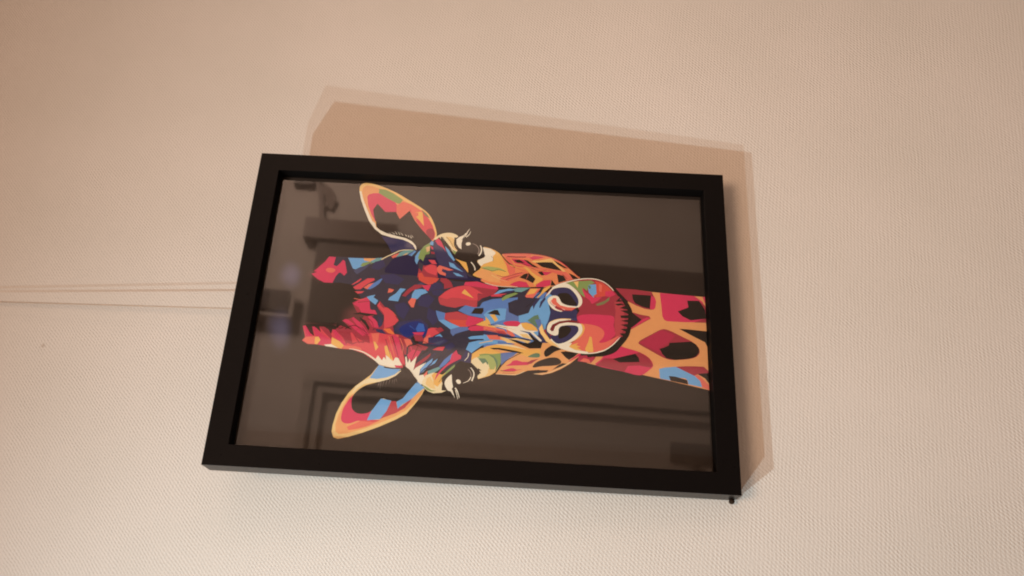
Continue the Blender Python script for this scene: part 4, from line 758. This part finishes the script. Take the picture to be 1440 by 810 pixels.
y3 - -83.85,250.58 -80.08,250.56 -72.41,249.33 -65.35,246.87 -58.54,243.20 -53.62,239.25 -49.41,234.43 -45.61,230.30 -41.49,227.71 -38.56,225.58 -39.98,219.44 -40.42,211.73 -40.48,207.13 -44.86,202.89 -49.01,199.45 -53.47,195.10 -57.06,196.44 -63.48,200.37 -69.89,205.00 -74.05,211.31 -79.16,221.21 -83.49,231.13 -86.60,239.66 -88.31,246.12 -87.50,249.04
o2 - -83.71,248.21 -79.22,248.80 -73.08,247.74 -67.60,245.82 -61.25,242.86 -58.74,239.76 -79.75,231.57 -65.35,206.20 -59.76,202.98 -53.50,195.63 -57.90,197.49 -62.91,201.17 -68.03,205.94 -72.21,212.25 -76.91,221.46 -81.25,231.40 -84.41,240.68 -85.22,245.78
o - -83.65,247.10 -78.43,248.16 -73.01,246.48 -77.38,243.07 -83.25,240.08 -84.62,244.37
cr s -76.01,245.64 -71.43,245.70 -66.75,244.42 -60.33,240.32 -64.80,237.13 -69.26,234.33 -69.61,227.15 -75.68,229.22 -76.16,234.99 -78.19,239.97 -78.01,243.58
r1 - -80.32,241.57 -78.44,237.70 -76.08,233.51 -75.19,224.64 -74.98,220.93 -78.94,227.94 -81.19,234.38 -82.50,240.18
r - -76.16,234.99 -75.09,229.51 -74.98,220.93 -76.41,226.00
k s -60.71,240.28 -56.42,237.39 -52.85,232.50 -50.79,226.65 -48.20,220.08 -44.71,214.35 -40.72,211.32 -40.48,207.13 -44.86,202.89 -49.03,199.83 -54.30,202.75 -62.37,210.64 -61.96,217.09 -61.23,222.07 -69.64,227.52 -71.58,234.80 -69.15,239.23 -64.99,240.50
b - -61.00,222.10 -62.02,215.42 -69.08,217.83 -74.40,221.37 -75.54,229.46 -69.63,227.38
r2 - -62.33,215.39 -62.16,212.54 -66.41,211.20 -63.78,205.60 -66.13,206.27 -69.89,211.74 -73.39,219.61 -74.40,221.37 -69.08,217.83
b - -62.60,212.12 -60.06,208.23 -56.02,205.61 -48.50,200.26 -52.46,195.19 -55.64,198.84 -60.53,202.91 -64.08,208.21 -67.16,210.90
r2 - -63.46,206.76 -59.97,202.58 -62.12,203.51 -66.14,206.50 -68.01,209.69 -67.16,210.90
b - -38.82,225.86 -39.91,220.98 -41.05,211.51 -44.75,215.11 -47.03,220.21 -48.39,226.16 -48.03,230.93 -43.11,228.29
c2 - -49.80,234.39 -48.02,230.78 -48.31,226.17 -47.03,220.21 -44.75,215.11 -41.77,211.59 -42.15,211.17 -45.50,214.27 -48.12,218.57 -50.19,224.44 -50.92,228.92 -52.15,234.11 -55.53,238.26 -58.80,240.89 -54.01,239.21
gc l0.31,0.08 -50.42,224.41 -54.00,225.15
gc l0.39,0.08 -50.36,223.28 -55.08,223.51
gc l0.31,0.08 -49.47,221.47 -53.05,222.22
gc l0.31,0.08 -49.13,219.60 -52.16,220.27
gc l0.31,0.08 -48.70,217.74 -51.25,218.23
gc l0.31,0.08 -48.36,215.88 -50.74,216.16
gc l0.31,0.08 -47.47,214.06 -49.78,213.06
gc l0.31,0.08 -51.60,224.28 -52.81,224.90
gc l0.31,0.08 -47.90,214.78 -51.06,214.83
bk l0.73,0.52 -40.12,222.49 -40.74,217.31 -40.34,210.21 -40.59,207.12 -43.10,204.58 -46.65,201.95 -49.70,200.15
'''
def spline(P, closed, n=3):
    N = len(P); out = []
    if not closed:
        if N < 3: return P
        P = [tuple(2*a-b for a, b in zip(P[0], P[1]))] + P + [tuple(2*a-b for a, b in zip(P[-1], P[-2]))]
        rng = range(1, len(P) - 2)
    else:
        rng = range(N)
    M_ = len(P)
    for i in rng:
        a, b, c, d = P[(i-1) % M_], P[i], P[(i+1) % M_], P[(i+2) % M_]
        for k in range(n):
            t = k / n
            out.append(tuple(.5*((2*q)+(-p+r)*t+(2*p-5*q+4*r-s)*t*t+(-p+3*q-3*r+s)*t**3) for p, q, r, s in zip(a, b, c, d)))
    if not closed: out.append(P[-2])
    return out

def stroke(P, w0, w1):
    P = spline(P, False); n = len(P); L = []; Rr = []
    for i, q in enumerate(P):
        a = P[max(i-1, 0)]; b = P[min(i+1, n-1)]
        dx, dy = b[0]-a[0], b[1]-a[1]; l = math.hypot(dx, dy) or 1
        w = (w0 + (w1-w0) * i / (n-1)) / 2
        L.append((q[0]-dy/l*w, q[1]+dx/l*w)); Rr.append((q[0]+dy/l*w, q[1]-dx/l*w))
    return L + Rr[::-1]

shapes = []
for line in PRINT.strip().splitlines():
    t = line.split()
    pts = [tuple(float(v) for v in s.split(',')) for s in t[2:]]
    if t[1] in 's@': pts = spline(pts, True)
    elif t[1][0] == 'l':
        a, b = t[1][1:].split(','); pts = stroke(pts, float(a), float(b))
    pts = [(min(max(x, -OX*1000 + .3), OX*1000 - .3), min(max(z, OZ0*1000 + .3), OZ1*1000 - .3)) for x, z in pts]
    q = [pts[0]]
    for a in pts[1:]:
        if abs(a[0]-q[-1][0]) + abs(a[1]-q[-1][1]) > 0.02: q.append(a)
    if abs(q[0][0]-q[-1][0]) + abs(q[0][1]-q[-1][1]) < 0.02: q.pop()
    if len(q) > 2: shapes.append((t[0], q, t[1] == '@'))

# stack the ink patches in the order they are printed, each only as high as the patches it covers
from mathutils.geometry import tessellate_polygon
verts, faces, cols = [], [], []
PAPER = (0.025, 0.0195, 0.0175)
placed = []
for ink, q, soft in shapes:
    xs = [a[0] for a in q]; zs = [a[1] for a in q]
    bb = (min(xs), max(xs), min(zs), max(zs))
    lvl = 0
    for b2, l2 in placed:
        if bb[0] < b2[1] and b2[0] < bb[1] and bb[2] < b2[3] and b2[2] < bb[3]: lvl = max(lvl, l2 + 1)
    placed.append((bb, lvl))
    y = PY - 0.00002 - lvl * 0.000011
    base = len(verts)
    verts += [(a[0]/1000, y, a[1]/1000) for a in q]
    if soft:                                      # an airbrushed patch: full ink in the middle, bare paper at the rim
        cx = sum(xs) / len(xs); cz = sum(zs) / len(zs); n = len(q)
        steps = (0.0, 0.3, 0.55, 0.8)
        for k, f in enumerate(steps):
            verts += [((cx + (a[0]-cx)*f)/1000, y, (cz + (a[1]-cz)*f)/1000) for a in q]
        rings = [(0.8, base + 4*n), (0.55, base + 3*n), (0.3, base + 2*n)]
        prev, pf = base, 1.0
        for f, st in rings + [(0.0, base + n)]:
            for i in range(n):
                j = (i+1) % n
                quad = (prev+i, prev+j, st+j, st+i) if f > 0 else (prev+i, prev+j, st)
                def mixc(u):
                    w = 0.5 + 0.5*math.cos(math.pi*u)
                    return tuple(PAPER[c]*(1-w) + INKS[ink][c]*w for c in range(3))
                faces.append(quad)
                cols.append([mixc(pf), mixc(pf), mixc(f), mixc(f)][:len(quad)])
            prev, pf = st, f
        continue
    for tri in tessellate_polygon([[Vector((a[0], a[1], 0)) for a in q]]):
        a, b, c = (q[k] for k in tri)
        ar = (b[0]-a[0])*(c[1]-a[1]) - (b[1]-a[1])*(c[0]-a[0])
        if abs(ar) < 1e-7: continue
        tri = tri if ar > 0 else tri[::-1]
        faces.append(tuple(base + k for k in tri)); cols.append(INKS[ink])
print('ink patches', len(shapes), 'levels', max(l for _, l in placed), 'tris', len(faces))
me = bpy.data.meshes.new('printed_giraffe')
me.from_pydata(verts, [], faces)
at = me.color_attributes.new('ink', 'FLOAT_COLOR', 'CORNER')
buf = []
for p, c in zip(me.polygons, cols):
    for k, _ in enumerate(p.loop_indices):
        v = c[k] if isinstance(c, list) else c
        buf += [v[0], v[1], v[2], 1.0]
at.data.foreach_set('color', buf)
me.materials.append(m_ink)
pg = bpy.data.objects.new('printed_giraffe', me); col.objects.link(pg)
pg.parent = poster
pg['label'] = 'giraffe head and neck printed in red, orange, blue, green and cream patches'

# ------------------------------------------------------------------ cord and pin
def tube_bm(bm, pts, r, seg=10):
    rings = []
    for i, p in enumerate(pts):
        a = Vector(pts[max(i-1, 0)]); b = Vector(pts[min(i+1, len(pts)-1)])
        t = (b - a).normalized(); u = t.cross(Vector((0, 1, 0.01))).normalized(); v = t.cross(u)
        rings.append([bm.verts.new(Vector(p) + (u*math.cos(k*TAU/seg) + v*math.sin(k*TAU/seg))*r) for k in range(seg)])
    for a, b in zip(rings, rings[1:]):
        for k in range(seg): bm.faces.new((a[k], a[(k+1) % seg], b[(k+1) % seg], b[k]))
    bm.faces.new(rings[0][::-1]); bm.faces.new(rings[-1])
    return bm
m_cord, nt, bs = nodes_of('nylon_cord')
bs.inputs['Base Color'].default_value = (0.58, 0.49, 0.41, 1)
bs.inputs['Roughness'].default_value = 0.35
bs.inputs['Transmission Weight'].default_value = 0.35
wv = nt.nodes.new('ShaderNodeTexNoise'); wv.inputs['Scale'].default_value = 900
tw = nt.nodes.new('ShaderNodeTexCoord'); link(nt, tw.outputs['Object'], wv.inputs['Vector'])
bw = nt.nodes.new('ShaderNodeBump'); bw.inputs['Strength'].default_value = 0.3; bw.inputs['Distance'].default_value = 0.0001
link(nt, wv.outputs[0], bw.inputs['Height']); link(nt, bw.outputs[0], bs.inputs['Normal'])
pts = [(0.0015, -0.0250, 0.296), (0.0020, -0.0225, 0.305), (0.0028, -0.0190, 0.320), (0.0035, -0.0162, 0.3365)]
for k in range(1, 9):
    t = k / 8
    pts.append((0.0035 + 0.0095*t, -0.0162 + 0.0150*t, 0.3365 + 0.405*t))
cord = mesh_object('hanging_cord', tube_bm(bmesh.new(), pts, 0.00054), m_cord, smooth=True)
cord['category'] = 'cord'
cord['label'] = 'thin beige nylon cord running up the wall from behind the black frame'

m_pin, nt, bs = nodes_of('dark_pin')
np_ = nt.nodes.new('ShaderNodeTexNoise'); np_.inputs['Scale'].default_value = 700
rp = nt.nodes.new('ShaderNodeValToRGB'); rp.color_ramp.elements[0].color = (0.012, 0.007, 0.005, 1); rp.color_ramp.elements[1].color = (0.04, 0.024, 0.015, 1)
link(nt, np_.outputs[0], rp.inputs[0]); link(nt, rp.outputs[0], bs.inputs['Base Color'])
bs.inputs['Roughness'].default_value = 0.8
bs.inputs['Specular IOR Level'].default_value = 0.1
bm = bmesh.new()
prof = [(0.0, -0.0062), (0.0008, -0.0060), (0.0014, -0.0056), (0.0018, -0.0050), (0.0019, -0.0043), (0.0018, -0.0036), (0.0014, -0.0030), (0.0006, -0.0027), (0.0005, 0.0)]
rings = []
for r, y in prof[1:]:
    rings.append([bm.verts.new((r*math.cos(k*TAU/20), y, r*math.sin(k*TAU/20))) for k in range(20)])
tip = bm.verts.new((0, prof[0][1], 0))
for k in range(20): bm.faces.new((tip, rings[0][k], rings[0][(k+1) % 20]))
for a, b in zip(rings, rings[1:]):
    for k in range(20): bm.faces.new((a[k], b[k], b[(k+1) % 20], a[(k+1) % 20]))
bm.faces.new(rings[-1])
pin = mesh_object('wall_pin', bm, m_pin, smooth=True)
pin.location = (-0.1115, 0.0, 0.0020)
pin.scale = (0.92, 1, 0.92)
pin['category'] = 'pin'
pin['label'] = 'small round dark brown pin head at the lower right corner of the black frame'

# ------------------------------------------------------------------ the far side of the room, seen in the glass
FAR = -2.5
m_far, nt, bs = nodes_of('far_wall_paint')
tf = nt.nodes.new('ShaderNodeTexCoord'); nf = nt.nodes.new('ShaderNodeTexNoise'); nf.inputs['Scale'].default_value = 2.2; nf.inputs['Detail'].default_value = 3
link(nt, tf.outputs['Object'], nf.inputs['Vector'])
rf = nt.nodes.new('ShaderNodeValToRGB')
rf.color_ramp.elements[0].position = 0.3; rf.color_ramp.elements[0].color = (0.44, 0.38, 0.33, 1)
rf.color_ramp.elements[1].position = 0.75; rf.color_ramp.elements[1].color = (0.62, 0.55, 0.50, 1)
link(nt, nf.outputs[0], rf.inputs[0]); link(nt, rf.outputs[0], bs.inputs['Base Color']); bs.inputs['Roughness'].default_value = 0.7
def wood(name, c0, c1, rough=0.4):
    m, nt, bs = nodes_of(name)
    t = nt.nodes.new('ShaderNodeTexCoord'); mp = nt.nodes.new('ShaderNodeMapping'); mp.inputs['Scale'].default_value = (18, 18, 2)
    n = nt.nodes.new('ShaderNodeTexNoise'); n.inputs['Scale'].default_value = 3; n.inputs['Detail'].default_value = 5
    r = nt.nodes.new('ShaderNodeValToRGB'); r.color_ramp.elements[0].color = (*c0, 1); r.color_ramp.elements[1].color = (*c1, 1)
    link(nt, t.outputs['Object'], mp.inputs[0]); link(nt, mp.outputs[0], n.inputs['Vector'])
    link(nt, n.outputs[0], r.inputs[0]); link(nt, r.outputs[0], bs.inputs['Base Color']); bs.inputs['Roughness'].default_value = rough
    return m
m_door = wood('door_paint', (0.46, 0.40, 0.35), (0.54, 0.47, 0.41))
m_brown = wood('brown_wood', (0.055, 0.030, 0.018), (0.085, 0.048, 0.028))
m_shelf = wood('shelf_wood', (0.11, 0.07, 0.05), (0.16, 0.10, 0.07))
m_dkwood = wood('dark_wood', (0.035, 0.018, 0.010), (0.06, 0.032, 0.018))

far = box_obj('far_wall', (-1.6, 3.4, FAR - 0.1, FAR, -1.5, 1.2), m_far, bw=0)
far['kind'] = 'structure'; far['label'] = 'wall on the far side of the room, seen only in the glass'

def thing(name, label, cat, loc):
    o = bpy.data.objects.new(name, None); col.objects.link(o); o.location = loc
    o['label'] = label; o['category'] = cat
    return o
# door: the top corner of its casing shows at the lower left of the glass
door = thing('panelled_door', 'pale panelled door reflected in the lower part of the picture glass', 'door', (0, FAR, -1.5))
def dbox(name, x0, x1, d0, d1, z0, z1, m, par, bw=0.004):
    return box_obj(name, (x0, x1, d0, d1, z0 + 1.5, z1 + 1.5), m, par, bw)
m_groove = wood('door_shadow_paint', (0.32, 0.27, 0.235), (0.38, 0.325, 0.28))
for x0, x1, d1, z1, t0 in ((0.600, 0.622, 0.030, 0.622, 0.600), (0.636, 0.672, 0.045, 0.672, 0.636)):
    dbox('door_casing', x0, x1, 0.0, d1, -1.5, z1, m_door, door)
    dbox('door_casing', -0.20, x0 - 0.001, 0.0, d1, t0, z1, m_door, door)
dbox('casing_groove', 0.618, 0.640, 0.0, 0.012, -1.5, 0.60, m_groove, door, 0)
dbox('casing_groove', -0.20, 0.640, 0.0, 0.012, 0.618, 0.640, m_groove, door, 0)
leaf = dbox('door_leaf', -0.20, 0.575, 0.002, 0.016, -1.49, 0.575, m_door, door)
dbox('door_panel', -0.12, 0.42, 0.016, 0.026, -0.60, 0.44, m_door, leaf, 0.008)
hb = bmesh.new(); box_bm(hb, 0.445, 0.520, 0.016, 0.024, 0.68, 0.835); box_bm(hb, 0.425, 0.452, 0.024, 0.060, 0.74, 0.765)
bevel(hb, 0.003)
m_handle = wood('handle_metal', (0.10, 0.075, 0.06), (0.14, 0.11, 0.09))
mesh_object('door_handle', hb, m_handle, door)
# brown panel added beside the door to make the dark band in the glass
wd = thing('reflection_panel', 'brown panel added for the dark band reflected across the middle of the picture glass', 'reflection_panel', (0, FAR, -1.5))
rot = 0.085
body = dbox('body', 0.84, 1.20, 0.0, 0.03, -1.7, 0.70, m_brown, wd)
dbox('panel_front', 0.86, 1.18, 0.032, 0.045, -1.6, 0.68, m_brown, wd)
# box added on the far wall to be reflected as a small dark square with a pale edge
ph = thing('small_wall_box', 'small dark box with a pale rim reflected at the left edge of the glass', 'box', (0, FAR, -1.5))
dbox('rim', 0.865, 0.990, 0.046, 0.060, 0.745, 0.90, m_far, ph)
dbox('face', 0.885, 0.965, 0.060, 0.070, 0.765, 0.89, m_dkwood, ph)
# wooden shelf with a strap hanging from it
sh = thing('wall_shelf', 'dark wooden wall shelf reflected at the upper left of the picture glass', 'shelf', (0, FAR, -1.5))
dbox('shelf_board', 1.20, 1.285, 0.0, 0.05, 0.40, 0.755, m_shelf, sh)
st = bmesh.new()
def strip(bm, pts, w, d0, d1):
    L = []
    for i, p in enumerate(pts):
        a = pts[max(i-1, 0)]; b = pts[min(i+1, len(pts)-1)]
        dx, dz = b[0]-a[0], b[1]-a[1]; l = math.hypot(dx, dz)
        L.append(((p[0]-dz/l*w, p[1]+dx/l*w), (p[0]+dz/l*w, p[1]-dx/l*w)))
    vs = [[bm.verts.new((x, y, z + 1.5)) for (x, z) in pr for y in (d0, d1)] for pr in L]
    for a, b in zip(vs, vs[1:]):
        for k in ((0, 1), (1, 3), (3, 2), (2, 0)): bm.faces.new((a[k[0]], a[k[1]], b[k[1]], b[k[0]]))
    bm.faces.new((vs[0][0], vs[0][1], vs[0][3], vs[0][2])); bm.faces.new((vs[-1][0], vs[-1][2], vs[-1][3], vs[-1][1]))
strip(st, [(1.52, 0.755), (1.46, 0.735), (1.40, 0.715), (1.34, 0.705), (1.26, 0.690)], 0.010, 0.004, 0.02)
strip(st, [(1.44, 0.715), (1.42, 0.690), (1.38, 0.672), (1.35, 0.685)], 0.020, 0.004, 0.018)
mesh_object('strap', st, m_shelf, sh)
dbox('bracket', 1.44, 1.52, 0.0, 0.03, 0.755, 0.83, m_brown, sh)
